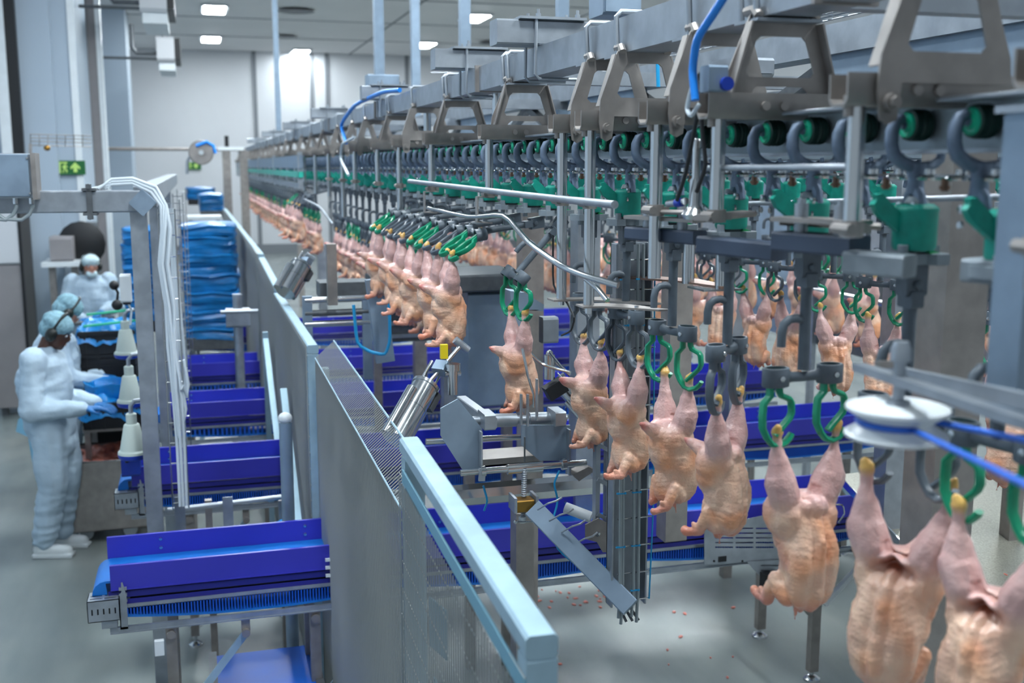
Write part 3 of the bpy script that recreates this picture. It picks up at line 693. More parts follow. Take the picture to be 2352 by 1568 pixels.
while y < YF - .4:
    out = 9.6 < y < 10.6
    nb = k
    seg = 'just beyond the raised row' if y < 7 else 'in the blurred middle stretch' if y < 9.6 else 'raised again far down the line' if out else 'in the far stretch of the line'
    col = 'green' if rnd.random() < .4 else 'grey'
    t, pts = shackle(X0, y, col, DG(rnd.uniform(-94, -76)), DG(75) if out else 0, DG(28) if out else 0, 'shackle with %s hooks %s' % (col, seg), detail=1, grp='front line shackles ' + seg)
    bb = bird(BL[k % 3], pts, DG(rnd.uniform(-10, 10)), (DG(rnd.uniform(-4, 4)), DG(rnd.uniform(-4, 4))), rnd.uniform(.93, 1.05), 'plucked chicken hanging ' + seg, 'front line chickens ' + seg)
    if y < 9:
        s0 = ORD[nb] + ' %s in the blurred stretch beyond the raised row, counted away from it'
        t['label'] = s0 % 'shackle'; bb['label'] = s0 % 'chicken'
    y += .31; k += 1
# rear line
rear = [(2.42, 'green', -60, 'chicken seen from the side behind the white pulley, hung on green hooks', 'green-hooked shackle of the rear line, at the right edge'),
        (3.0, 'grey', -70, 'rear-line chicken behind the grey post, on dark hooks', 'dark-hooked rear shackle behind the thick right post'),
        (3.32, 'green', -60, 'rear-line chicken left of the dark post, on two bright green hooks', 'rear shackle with two bright green hooks, nearest pair by the dark rod'),
        (3.62, 'green', -40, 'rear-line chicken half behind the dark vertical rod', 'rear shackle with green hooks half behind the dark rod'),
        (3.95, 'grey', -60, 'rear-line chicken between two dark rods, on black hooks', 'small dark-hooked rear shackle between two rods'),
        (4.25, 'green', -55, 'rear-line chicken on small green hooks, left of the dark rod', 'small green-hooked rear shackle left of the dark rod'),
        (4.56, 'grey', -50, 'leftmost sharp chicken of the rear line, behind the steel posts', 'small dark-hooked rear shackle right of the steel posts')]
for k, (y, col, ang, lb, lb2) in enumerate(rear):
    t, pts = shackle(X1 if y > 2.5 else 2.12, y, col, DG(ang), 0, 0, lb2, s=1, grp=None)
    bird(BH[(k + 1) % 4], pts, DG(rnd.uniform(140, 220)), (DG(rnd.uniform(-4, 4)), DG(rnd.uniform(-4, 4))), 1.0, lb)
y = 4.87; k = 0
while y < 12.5:
    col = 'green' if rnd.random() < .45 else 'grey'
    t, pts = shackle(X1, y, col, DG(rnd.uniform(-90, 0)), 0, 0, 'shackle with %s hooks on the rear line, seen between the front posts' % col, s=1, detail=1, grp='rear line shackles, distant')
    bird(BL[k % 3], pts, DG(rnd.uniform(120, 240)), (0, 0), rnd.uniform(.95, 1.05), 'chicken of the rear line glimpsed between the front posts', 'rear line chickens, distant')
    y += .31; k += 1
# ------------------------------------------------------------------ mesh fence
def fence(p0, p1, lb, posts=(0, 1), pitch=.0215, thick=.003, rail=.052, gap=.0, bent=None):
    """p0 far end, p1 near end (top of rail); vertical wires hang below the rail"""
    p0, p1 = Vector(p0), Vector(p1); t = thing('mesh_fence_panel', lb, 'fence', (p1.x, p1.y, 0))
    L = (p1 - p0).length
    if not bent: B().bar(p0 - Vector((0, 0, .02)), p1 - Vector((0, 0, .02)), rail, .04, ch=.006).build('top_rail', galv, t)
    d = (p1 - p0).normalized(); n = Vector((-d.y, d.x, 0)).normalized()
    lean = n * 0
    for k, f in enumerate(posts):
        q = p0.lerp(p1, f); q = q + d * (-.025 if f > .5 else .025)
        B().bx(q.x - .025, q.x + .025, q.y - .025, q.y + .025, 0, q.z - .04, ch=.004).build('post', galv, t)
    # inner angle strip
    if gap:
        a, c = p0 - Vector((0, 0, .04 + gap)) - n * .026 + d * .05, p1 - Vector((0, 0, .04 + gap)) - n * .026
        B().bar(a, c, .005, .032).build('edge_strip', mat('edge_strip_blue', (120, 170, 190), .5, .2), t)
    if bent:
        bx_, bz = bent
        B().cyl(p0 - n * .03, p1 - n * .03, .003, 6).cyl(p0 + n * bx_ + Vector((0, 0, bz)), p1 + n * bx_ + Vector((0, 0, bz)), .004, 6).build('edge_wire', galv, t)
    zb = .12; q = B(); N = int(L / pitch); hw = thick / 2
    for i in range(N):
        c0 = p0.lerp(p1, (i + .5) / N) - n * .03
        top = c0.z - (.06 + gap if gap else 0); o = len(q.v)
        for z in (zb, top):
            for (sx, sy) in ((-1, -1), (1, -1), (1, 1), (-1, 1)): q.v.append(Vector((c0.x, c0.y, z)) + n * hw * sx + d * hw * sy)
        for k in range(4): q.f.append((o + k, o + (k + 1) % 4, o + 4 + (k + 1) % 4, o + 4 + k))
        if bent: q.bar(c0, c0 + n * (bx_ + .03) + Vector((0, 0, bz)), thick, thick)
    o_ = q.build('vertical_wire', wire_m, t, smooth=0); tag(o_, kind='stuff')
    q = B(); z = zb; 
    top = min(p0.z, p1.z)
    while z < top:
        if bent and z > zb + .3: pass
        a = Vector((p0.x, p0.y, z)) - n * .027; c = Vector((p1.x, p1.y, z)) - n * .027; q.bar(a, c, thick * .8, thick * .8); z += .0762
    o_ = q.build('horizontal_wire', wire_m, t, smooth=0); tag(o_, kind='stuff')
    B().bar(Vector((p0.x, p0.y, zb)), Vector((p1.x, p1.y, zb)), .03, .03).build('bottom_rail', galv, t)
    return t
FA = P(940, 1003, y=2.68); FB = P(1245, 1458, y=1.50)
fence(FA, FB, 'nearest mesh fence panel with wide pale-blue rail, taller than the next', posts=(0.02, 1), gap=.045, thick=.0024)
B_ = P(928, 1082, y=2.74)
fence((.52, 4.86, 1.80), (.52, 2.74, 1.755), 'long mesh fence panel with bent-over mesh top, beside the big steel cylinder', posts=(0.0,), bent=(.055, .075))
fence((.49, 7.1, 1.845), (.49, 4.95, 1.845), 'pale fence panel beside the second and third blue conveyors', posts=(0.0, 1), pitch=.02, thick=.004)
fence((.50, 8.9, 1.93), (.50, 7.2, 1.87), 'short pale fence panel beside the blue-wrapped stack', posts=(0.0, 1), pitch=.03, thick=.006)
fence((.44, 17, 2.02), (.50, 9.0, 1.95), 'farthest pale fence panel running towards the far wall', posts=(0.0, .5, 1), pitch=.05, thick=.01)
# diagonal pale braces behind the fence
t = thing('fence_brace', 'pale diagonal braces leaning against the fence beside the far conveyors', 'brace', (.42, 6.5, 0))
for (y0, z0, y1, z1) in ((7.4, 1.5, 6.2, .8), (5.9, 1.45, 5.0, .75)):
    B().bar((.42, y0, z0), (.42, y1, z1), .035).build('brace_bar', galv, t)
B().bar((.42, 7.4, 0), (.42, 7.4, 1.55), .035).build('brace_post', galv, t)
# chevron label seen through the nearest panel
t = thing('floor_label', 'faint blue strip with chevrons seen through the nearest mesh panel', 'label', P(1010, 1440, y=2.3))
n0 = P(985, 1370, y=2.35); q = B()
def frl(a, b_, t_): return (n0.x + t_ + a * .6, n0.y - a * .9, n0.z + b_ - a * .4)
q.prism([[(0, 0), (.05, 0), (.05, -.12), (0, -.12)]], .004, frl).build('strip', mat('label_blue', (128, 160, 178), .7), t)
q = B()
for k in range(3): q.prism([[(.01, -.19 - k * .035), (.03, -.205 - k * .035), (.05, -.19 - k * .035), (.05, -.2 - k * .035), (.03, -.218 - k * .035), (.01, -.2 - k * .035)]], .004, frl)
q.build('chevron', MATS['label_blue'], t)
# white-capped post by the second conveyor
p = P(655, 958, z=1.62); p = Vector((.40, 5.02, 0))
p = P(655, 960, y=5.05)
t = thing('pipe_post', 'round grey pipe post with white cap standing by the fence', 'post', (p.x, p.y, 0))
B().cyl((p.x, p.y, 0), (p.x, p.y, p.z - .02), .03, 18).build('pipe', steel_b, t); B().ball((p.x, p.y, p.z), (.033, .033, .028), 18).build('cap', white_p, t)
p = P(545, 690, y=8.6)
t = thing('pipe_post', 'upright pipe with clamp block beside the tall blue-wrapped stack', 'post', (p.x, p.y, 0))
B().cyl((p.x, p.y, 0), (p.x, p.y, p.z + .05), .035, 14).build('pipe', steel, t)
B().bx(p.x - .09, p.x + .09, p.y - .06, p.y + .04, p.z - .2, p.z - .06, ch=.01).cyl((p.x - .13, p.y - .05, p.z - .08), (p.x + .15, p.y - .05, p.z - .08), .015).build('clamp_block', steel, t)

# ------------------------------------------------------------------ cross conveyors
ribm = mat('belt_rib_blue', (16, 84, 196), .4)
def cross_conveyor(yf, xl, xr, near, lb, leg_x=(), mo=True):
    """yf: y of the front guard board; runs along x"""
    t = thing('belt_conveyor', lb, 'conveyor', ((xl + xr) / 2, yf, 0), 'blue belt conveyors crossing under the line')
    yr = yf + .285; zt = 1.05
    B().bx(xl + .03, xr, yf - .008, yf + .008, .945, zt).bx(xl + .03, xr, yf - .012, yf, .945, .95).build('front_guard', purple, t)
    B().bx(xl, xr, yr, yr + .016, .968, zt + .025).build('rear_guard', purple, t)
    q = B()
    for x in [xl + .22 + k * .62 for k in range(int((xr - xl) / .62) + 1)]:
        for z in (1.01, 1.05):
            q.lathe([(.008, 0), (.007, -.004), (0, -.005)], (x, yr, z), 10, 'y')
    q.build('screw', steel_sh, t)
    q = B(); n = 14; x0 = xl - .02                                       # belt with rounded end
    prof = [(xr, .982), (x0 + .05, .982)] + [(x0 + .03 - .055 * math.sin(a), .92 + .062 * math.cos(a)) for a in [PI * k / 8 for k in range(9)]] + [(xr, .855), (xr, .862), (x0 + .04, .865), (x0 + .03, .972), (xr, .976)]
    q.prism([prof], yr - yf - .012, lambda a, b_, t_: (a, yf + .01 + t_, b_)); q.build('belt', belt_l, t)
    B().bx(xl + .02, xr, yf - .004, yf + .006, .912, .938).bx(xl + .02, xr, yf - .012, yf - .008, .885, .905).build('lower_guard', purple_d, t)
    B().bx(xl + .03, xr, yf - .018, yf - .010, .872, .886).build('wear_strip', steel, t)
    # sagging return belt with upright ribs
    q = B(); xa = xl + .05; st = .0125 if near else .03; L = xr - xa; N = int(L / st)
    def sag(x): 
        f = ((x - xa) % 1.15) / 1.15; return .845 - .035 * (1 - (2 * f - 1) ** 2)
    for i in range(N):
        x = xa + i * st; z = sag(x); q.bx(x, x + st * .45, yf - .016, yf + .0, z, .868)
    tag(q.build('belt_rib', ribm, t, smooth=0), kind='stuff')
    q = B(); M_ = int(L / .08)
    for i in range(M_):
        a, c = xa + i * L / M_, xa + (i + 1) * L / M_; q.bar((a, yf + .13, sag(a) - .005), (c, yf + .13, sag(c) - .005), .29, .01)
    q.build('return_belt', belt_l, t)
    q = B(); xs = [xl + .2 + k * .6 for k in range(int((xr - xl) / .6))]
    B().bx(xl + .1, xr, yf + .02, yf + .27, .87, .9).build('slider_bed', dark_m, t)
    q = B().bx(xl + .02, xr, yf - .03, yf - .015, .775, .795).bx(xl + .02, xr, yf - .035, yf - .0, .77, .775).bx(xl + .02, xr, yf + .27, yf + .29, .775, .795)
    q.build('frame_rail', steel, t)
    # left end plate with pins
    q = B().prism([[(0, .785), (0, .93), (.012, .945), (.012, .985), (.018, .985), (.03, .93), (.03, .785)]], .004, lambda a, b_, t_: (xl + .06 + a, yf - .03 + t_, b_))
    q.bx(xl + .06, xl + .064, yf - .03, yf, .785, .93)
    for z in (.955, .93, .905): q.bar((xl + .062, yf - .02, z), (xl + .092, yf - .02, z), .012)
    q.build('end_plate', steel, t)
    if near: 
        q = B()
        for z in (.955, .99, .92): q.bar((xr if xr < 1 else .5, yf - .015, z), ((xr if xr < 1 else .5) - .03, yf - .015, z), .012)
        q.build('pin', white_p, t)
    if mo:
        x0, x1, z0, z1 = xl - .06, xl + .06, .835, .925; y0, y1 = yf - .05, yf + .0
        q = B().prism([[(x0, z0), (x1, z0), (x1, z1), (x0, z1)]] + [[(x0 + .015 + k * .022, z0 + .03), (x0 + .021 + k * .022, z0 + .03), (x0 + .021 + k * .022, z0 + .055), (x0 + .015 + k * .022, z0 + .055)] for k in range(5)], .003, lambda a, b_, t_: (a, y0 + t_, b_))
        q.prism([[(x0, y0), (x1, y0), (x1, y1 + .05), (x0, y1 + .05)]] + [[(x0 + .01 + k * .055, y0 + .02 + m * .03), (x0 + .055 + k * .055, y0 + .02 + m * .03), (x0 + .055 + k * .055, y0 + .03 + m * .03), (x0 + .01 + k * .055, y0 + .03 + m * .03)] for k in range(2) for m in range(2)], .003, lambda a, b_, t_: (a, b_, z1 - t_))
        q.bx(x0, x0 + .003, y0, y1 + .05, z0, z1).bx(x0, x1, y0, y1 + .05, z0, z0 + .003).bx(x1 - .07, x1 - .01, y0 + .01, y1, z0 - .035, z0)
        q.build('drive_cover', white_p if False else steel, t); B().bx(x0 + .005, x1 - .005, y0 + .006, y1 + .04, z0 + .005, z1 - .02).build('drive_motor', dark_m, t)
    # legs
    for x in leg_x:
        for yy in (yf + .0, yf + .27):
            q = B().bx(x - .022, x + .022, yy - .022, yy + .022, .06, .775, ch=.003); q.build('leg', steel_w, t)
            B().cyl((x, yy, .02), (x, yy, .08), .008).lathe([(.04, 0), (.038, .01), (.02, .022), (0, .025)], (x, yy, 0), 14).build('foot', steel_sh, t)
        B().bar((x, yf, .32), (x, yf + .27, .32), .03).build('cross_bar', steel_w, t)
        s_ = 1 if x < 1 else -1
        q = B().bar((x + s_ * .02, yf - .005, .35), (x + s_ * .3, yf - .005, .7), .03, .012, up=(0, 1, 0)); q.build('brace', galv, t)
        q = B()
        for (bx_, bz) in ((x + s_ * .3, .71), (x + s_ * .02, .35), (x, .74)): q.lathe([(.018, -.02), (.018, 0), (0, 0)], (bx_, yf - .02, bz), 10, 'y').bx(bx_ - .018, bx_ + .018, yf - .02, yf + .01, bz - .0, .775 if bz > .5 else bz + .03)
        q.build('brace_bracket', steel_w, t)
    return t
cy = [(4.50, -.425, 3.1), (6.02, -.42, 4.6), (7.6, -.3, 4.4), (9.15, -.2, 4.4), (11.2, -.1, 4.0)]
labs = ['nearest blue-sided belt conveyor with slotted steel drive cover at its left end', 'second blue-sided belt conveyor, under the bell-shaped fixture', 'third blue-sided belt conveyor from the front', 'fourth blue-sided belt conveyor, before the wrapped stack', 'farthest blue-sided belt conveyor, seen only past the fence']
for i, ((yf, a, c), lb) in enumerate(zip(cy, labs)):
    cross_conveyor(yf, a, c, i < 2, lb, leg_x=(-.17, .42) if i == 0 else (-.1, .42, 4.2))
tc = [o for o in COL.objects if o.name == 'belt_conveyor'][0]
for y in (4.69, 5.24):
    B().bx(2.965, 3.015, y - .022, y + .022, .05, .5, ch=.003).bar((2.99, y, .49), (2.99, y - .1, .775), .044, .044).build('leg', steel_w, tc)
    B().cyl((2.99, y, .02), (2.99, y, .08), .009).lathe([(.045, 0), (.043, .012), (.022, .026), (0, .03)], (2.99, y, 0), 16).build('foot', steel_sh, tc)
B().bar((2.99, 4.69, .4), (2.99, 5.24, .4), .03).build('cross_bar', steel_w, tc)
# white label plate on the near leg
tag(B().bx(P(355, 1480, y=4.46).x, P(377, 1480, y=4.46).x, 4.45, 4.472, P(360, 1505, y=4.46).z, P(360, 1470, y=4.46).z, ch=.002).build('label_plate', white_p, org=P(365, 1490, y=4.46)), 'white plastic block on the near conveyor leg', 'label')
# rails standing behind the nearest conveyor
t = thing('rail_frame', 'low steel frame with two flat hangers behind the nearest blue conveyor', 'frame', (.1, 5.4, .8))
q = B().cyl(P(385, 1172, y=5.55), P(655, 1140, y=5.55), .014).build('upper_bar', steel, t)
B().bx(P(385, 1100, y=5.6).x, P(650, 1100, y=5.6).x, 5.3, 5.6, .66, .70).build('tray', steel_sh, t)
for u in (412, 523):
    a = P(u - 12, 1150, y=5.5); B().bx(a.x, a.x + .05, a.y - .006, a.y, .62, a.z + .02, ch=.002).build('hanger', steel, t)
for u in (350, 470, 640):
    a = P(u, 1150, y=5.6); B().bx(a.x, a.x + .035, 5.6, 5.635, 0, a.z).build('leg', steel_w, t)
# low flat conveyor at the bottom, running along the fence
t = thing('flat_conveyor', 'low flat blue belt with dark side rails at the bottom, beside the fence', 'conveyor', (.2, 4.2, 0))
a0, a1 = P(498, 1510, z=.45), P(707, 1488, z=.45)
B().bx(a0.x, a1.x, 3.0, a0.y + .02, .44, .45).build('belt', belt_m, t)
for s_, x in ((-1, a0.x), (1, a1.x)):
    B().bx(min(x, x + s_ * .035), max(x, x + s_ * .035), 3.0, a0.y + .05, .38, .46, ch=.004).build('side_rail', steel_d, t)
for (x, y) in ((a0.x, 4.0), (a1.x, 4.0), (a0.x, 3.2), (a1.x, 3.2)): B().bx(x - .02, x + .02, y - .02, y + .02, 0, .38).build('leg', steel_w, t)
# blue crate with film behind the fence near the post
a = P(640, 1190, y=5.35)
t = thing('blue_liner_bin', 'bright blue film bag bulging behind the nearest conveyor by the fence', 'bag', (a.x, 5.4, .72))
q = B(); q.lathe([(.1, 0), (.14, .02), (.16, .09), (.13, .12), (.08, .1), (.02, .09), (0, .09)], (a.x + .1, 5.45, .72), 9); q.build('film', blue_bag2, t, smooth=0)

# ------------------------------------------------------------------ portal frame with cable ladders
py_ = 5.42
t = thing('portal_frame', 'grey box-section portal frame with diamond corner cap at left', 'frame', (-.25, py_, 0))
zb0, zb1 = 2.438, 2.538
B().bx(-2.4, -.24, py_ - .05, py_ + .05, zb0, zb1, ch=.006).build('cross_beam', steel, t)
B().bx(-.29, -.215, py_ - .04, py_ + .04, 0, zb0 + .02, ch=.006).build('post', steel, t)
B().bx(-.27, -.17, py_, 13, zb0 + .02, zb1 + .02, ch=.006).build('long_beam', steel, t)
c_ = P(328, 465, y=py_ - .08); q = B().bar((c_.x, py_ - .12, c_.z), (c_.x, py_ + .07, c_.z), .088, .088, up=(1, 0, 1), ch=.004); q.build('diamond_cap', steel_b, t)
q = B()
for u in (208,):
    a = P(u, 460, y=py_); q.bx(a.x - .012, a.x + .012, py_ - .07, py_ - .05, zb0 - .03, zb1 + .03).bx(a.x - .03, a.x + .03, py_ - .075, py_ + .05, zb1, zb1 + .012).bx(a.x - .03, a.x + .03, py_ - .075, py_ + .05, zb0 - .012, zb0)
    for dz in (zb0 - .02, zb1 + .02): q.cyl((a.x, py_ - .085, dz), (a.x, py_ - .06, dz), .012, 8)
q.build('clamp', steel_d, t)
for y in (6.9, 8.5, 10.1):
    B().bx(-.26, -.195, y - .035, y + .035, 0, zb0 + .02, ch=.005).build('rear_post', steel, t)
# ladders and cables
def ladder(x, y, z0, z1, lb, w=.075):
    t = thing('cable_ladder', lb, 'cable tray', (x, y, z0))
    q = B()
    for dx, dy in ((0, 0), (w, 0), (w, .04), (0, .04)): q.cyl((x + dx, y + dy, z0), (x + dx, y + dy, z1), .0034, 6)
    q.build('side_wire', steel_sh, t)
    me = B().tube([(0, .04, 0), (0, 0, 0), (w, 0, 0), (w, .04, 0)], .0034, 6).mesh('rung', steel_sh)
    z = z0 + .03
    while z < z1: inst('rung', me, t, Matrix.Translation((0, 0, z - z0))); z += .1
    return t
ladder(-.165, 5.36, 1.0, 2.45, 'nearest wire cable ladder full of white cables, beside the front portal post')
ladder(-.16, 6.85, .9, 2.45, 'second wire cable ladder behind the portal post'); ladder(-.15, 8.4, .9, 2.45, 'third wire cable ladder, beside the tall blue stack', .07)
ladder(-.14, 10.0, 1.0, 2.45, 'farthest wire cable ladder in the row of portal posts', .07)
for k in range(6):
    x = -.15 + k * .008; o = (k % 3) * .012; q = B()
    zend = 1.32 + k * .06
    q.tube([(-.45 + k * .015, py_ - .02 - o * .4, 2.545), (-.36, py_ - .03, 2.565 + o), (-.27, py_ - .04, 2.57 + o), (-.19 + o, py_ - .06, 2.53 + o), (-.15 + o, py_ - .08, 2.47), (x - .0, 5.33 - o, 2.36), (x - .02, 5.33 - o, 2.2), (x, 5.335 - o, 2.0),
            (x + .01 * math.sin(k), 5.335 - o, 1.8), (x + .012, 5.335 - o, 1.6), (x + .02, 5.335 - o, zend)] + ([(x + .035, 5.33, zend - .06), (x + .045, 5.33, zend), (x + .03, 5.33, zend + .12)] if k % 2 else [(x + .02, 5.335, 1.02)]), .0075, 8)
    tag(q.build('white_cable', cable_w, org=(-.2, py_, 2.5)), 'white cable of the bundle arching over the corner and down the wire ladder', 'cable', 'white cables on the nearest ladder')
for k in range(3):
    q = B().tube([(-.15 + k * .012, 6.83, 2.4), (-.14 + k * .012, 6.82, 1.9), (-.135 + k * .02, 6.82, 1.5), (-.12 + k * .012, 6.82, 1.25)], .008, 8)
    tag(q.build('white_cable', cable_w, org=(-.15, 6.83, 2)), 'white cable on the second wire ladder, farther than the thick bundle', 'cable', 'white cables on the second ladder')
# enclosure on the beam
a, c = P(0, 352, y=5.3), P(88, 455, y=5.3)
t = thing('control_box', 'grey steel control box with four screws at the left edge, on the portal beam', 'box', (a.x, 5.3, c.z))
B().bx(a.x - .06, c.x - .02, 5.3, 5.42, c.z, a.z, ch=.004).build('box', steel, t)
B().bx(a.x - .06, c.x - .03, 5.285, 5.3, c.z + .008, a.z - .004, ch=.003).build('door', steel_b, t)
q = B(); 
for (u, v) in ((62, 363), (69, 444)): pp = P(u, v, y=5.28); q.lathe([(.006, .004), (.005, -.003), (0, -.004)], pp, 10, 'y')
q.build('screw', steel_sh, t)
B().bx(c.x - .02, c.x, 5.28, 5.43, c.z - .006, a.z + .002).build('side_flange', steel_w, t)
for k, (u0, u1, dep) in enumerate(((35, -12, 50), (72, 10, 45))):
    q = B().tube([P(u0, 455, y=5.33), P(u0 + 3, 475, y=5.33), P(u0 - 4, 492, y=5.33), P(u0 - 22, 505, y=5.33), P(u1, 503, y=5.33), P(u1 - 30, 480, y=5.33)], .0085, 8)
    tag(q.build('grey_cable', cable_g, org=P(u0, 455, y=5.33)), ['looped grey cable under the control box, left gland', 'looped grey cable under the control box, right gland'][k], 'cable')
    pp = P(u0, 450, y=5.33); tag(B().cyl(pp, pp - Vector((0, 0, .035)), .014, 8).build('cable_gland', steel_sh, org=pp), ['left cable gland under the control box', 'right cable gland under the control box'][k], 'gland')
# bell-shaped fixtures
for k, (u, v, y) in enumerate(((306, 1040, 5.62), (300, 922, 6.35), (291, 812, 7.0))):
    b0 = P(u, v, y=y); s_ = 1.0
    t = thing('bell_fixture', ['lowest and nearest pale bell-shaped fixture with blue base', 'middle pale bell-shaped fixture with blue base', 'top pale bell-shaped fixture with blue base'][k], 'fixture', b0)
    rx = .062
    B().lathe([(.074, .0), (.072, .012), (.062, .02), (.038, .145), (.034, .15), (.03, .152)], b0, 24).build('bell', cream_p, t)
    B().lathe([(.05, -.03), (.068, -.024), (.074, -.01), (.074, 0)], b0, 24).build('base', blue_p, t)
    B().lathe([(.026, .15), (.026, .2), (.02, .205)], b0, 18).build('collar', cream_p, t)
    B().tube([b0 + Vector((0, 0, .2)), b0 + Vector((.0, 0, .24)), b0 + Vector((.02, 0, .265)), b0 + Vector((.06, 0, .27))], .011, 8).build('elbow_pipe', steel, t)
# white box on the portal post
a, c = P(275, 630, y=6.3), P(303, 692, y=6.3)
t = thing('junction_box', 'small white box on the portal post above the bell fixtures', 'box', c)
B().bx(a.x, c.x, 6.25, 6.35, c.z, a.z, ch=.008).build('box', white_p, t); B().bx(a.x + .01, c.x - .005, 6.26, 6.34, c.z - .012, c.z).build('base', dark_m, t)
B().tube([(a.x + .03, 6.3, c.z), (a.x + .05, 6.3, c.z - .05), (a.x + .04, 6.3, c.z - .13)], .006, 6).build('cable', cable_w, t)
# hand scanner hanging
a = P(262, 655, y=7.2)
t = thing('hand_scanner', 'black handset with coiled cord hanging left of the white box', 'scanner', a)
B().ball(a, (.03, .03, .03), 10).ball(P(269, 700, y=7.2), (.034, .03, .034), 12).build('head', dark_m, t); B().tube([a, P(271, 672, y=7.2), P(269, 690, y=7.2)], .008, 6).build('cord', dark_m, t)
# sensor box with blue front at the second conveyor left end
a, c = P(278, 1030, y=6.0), P(325, 1085, y=6.0)
t = thing('chute_box', 'royal blue box with black knob at the left end of the second conveyor', 'box', (a.x, 6, c.z))
B().bx(a.x, c.x, 5.93, 6.05, c.z, a.z, ch=.01).build('box', blue_p, t); B().tube([P(288, 1040, y=5.9), P(292, 1062, y=5.9)], .01, 6).ball(P(312, 1050, y=5.92), .015, 8).build('knob', dark_m, t)
# ------------------------------------------------------------------ people
def hand(q, w, d, up, curl=.5, s_=1.):
    """palm and five fingers from wrist w along d"""
    d = Vector(d).normalized(); up = Vector(up).normalized(); sd = d.cross(up).normalized()
    w = Vector(w); pe = w + d * .085 * s_
    for k in (-1, 0, 1): capsule(q, w + sd * .018 * k, .017 * s_, pe + sd * .024 * k, .014 * s_, 8, 2)
    for k, ln in enumerate((.066, .074, .07, .054)):
        b0 = pe + sd * (.03 - .02 * k) * s_; d1 = (d - up * curl * .5).normalized(); d2 = (d - up * curl * 1.6).normalized()
        m_ = b0 + d1 * ln * .5 * s_; capsule(q, b0, .0098 * s_, m_, .009 * s_, 8, 2); capsule(q, m_, .009 * s_, m_ + d2 * ln * .5 * s_, .0076 * s_, 8, 2)
    t0 = w + d * .02 + sd * .03 * s_; t1 = t0 + (d * .7 + sd * .6 - up * .3).normalized() * .04 * s_
    capsule(q, t0, .012 * s_, t1, .0105 * s_, 8, 2); capsule(q, t1, .0105 * s_, t1 + (d - up * .5).normalized() * .032 * s_, .0085 * s_, 8, 2)
def person(loc, rz, lb, skin, cover, headgear, hip=(.03, .95), sho=(.0, 1.38), head=(.1, 1.55), headtilt=.5, hands=((.36, .1, 1.05), (.34, -.1, 1.05)), elbows=None, glove=True, boots=True, sc_=1., low=False, cap=False, beard=False):
    t = thing('person', lb, 'person', loc, rz=rz); t.scale = (sc_, sc_, sc_)
    def mk(nm, q, m, vox, it=3): 
        me = remeshed(q, nm, m, vox, it); return inst(nm, me, t)
    hx, hz = hip; sx, sz = sho; ex, ez = head
    Hc = Vector((ex, 0, ez)); R = Matrix.Rotation(headtilt, 3, 'Y')
    L_ = lambda a, b_, c: Hc + R @ Vector((a, b_, c))
    leg = []
    for s_ in (-1, 1):
        leg.append((Vector((hx, s_ * .09, hz - .02)), Vector((.045 + s_ * .01, s_ * .1, .5)), Vector((-.02 + s_ * .02, s_ * .1, .09))))
    arms = []
    for i, s_ in enumerate((1, -1)):
        S = Vector((sx, s_ * .18, sz)); W = Vector(hands[i])
        E_ = Vector(elbows[i]) if elbows else Vector((sx + .02, s_ * .24, sz - .3))
        arms.append((S, E_, W))
    # body: one continuous skin surface, head, neck, trunk, limbs, hands
    q = B()
    q.ball(L_(0, 0, .0), (.082, .072, .098), 14, R); q.ball(L_(-.02, 0, .03), (.085, .076, .082), 14, R)
    q.ball(L_(.045, 0, -.06), (.045, .048, .05), 12, R)
    q.ball(L_(.088, 0, -.012), (.018, .012, .026), 8, R); q.ball(L_(.07, 0, -.052), (.022, .026, .008), 8, R); q.ball(L_(.07, 0, -.064), (.02, .024, .007), 8, R); q.ball(L_(.062, 0, -.09), (.025, .028, .02), 8, R)
    for s_ in (-1, 1): q.ball(L_(-.005, s_ * .074, -.01), (.022, .012, .034), 8, R); q.ball(L_(.06, s_ * .03, .018), (.022, .022, .012), 8, R)
    capsule(q, L_(-.02, 0, -.05), .056, (sx + .01, 0, sz + .03), .062)
    q.ball((sx + .01, 0, sz - .05), (.11, .17, .1), 14); q.ball(((sx + hx) / 2, 0, (sz + hz) / 2 + .02), (.1, .14, .24), 14); q.ball((hx, 0, hz), (.11, .15, .13), 14)
    for a in leg: capsule(q, a[0], .085, a[1], .055); capsule(q, a[1], .055, a[2], .036); capsule(q, a[2] - Vector((.02, 0, .03)), .035, a[2] + Vector((.13, 0, -.055)), .03)
    for a in arms:
        capsule(q, a[0], .052, a[1], .04); capsule(q, a[1], .04, a[2], .027)
        if not glove: hand(q, a[2], a[2] - a[1], (0, 0, 1))
    mk('body', q, skin, .009 if not low else .013, 3)
    q = B()
    for s_ in (-1, 1): q.ball(L_(.071, s_ * .03, .01), (.011, .012, .009), 10)
    q.build('eyes', white_p, t, org=(0, 0, 0)); q = B()
    for s_ in (-1, 1): q.ball(L_(.081, s_ * .03, .01), (.004, .006, .006), 8); q.bar(L_(.076, s_ * .018, .034), L_(.072, s_ * .046, .032), .006, .005)
    q.build('pupils_and_brows', dark_m, t, org=(0, 0, 0)); B().ball(L_(.088, 0, -.058), (.005, .02, .003), 8, R).build('mouth', mat('lip', (150, 70, 66), .5) if 'lip' not in MATS else MATS['lip'], t, org=(0, 0, 0))
    # coverall
    q = B()
    q.ball((sx + .005, 0, sz - .07), (.145, .205, .12), 16); q.ball((sx - .045, 0, sz - .19), (.15, .2, .2), 16); q.ball(((sx + hx) / 2 - .01, 0, (sz + hz) / 2), (.165, .205, .27), 16)
    q.ball((hx - .015, 0, hz - .02), (.165, .21, .2), 16); q.ball((hx + .0, 0, hz - .17), (.14, .19, .14), 14)
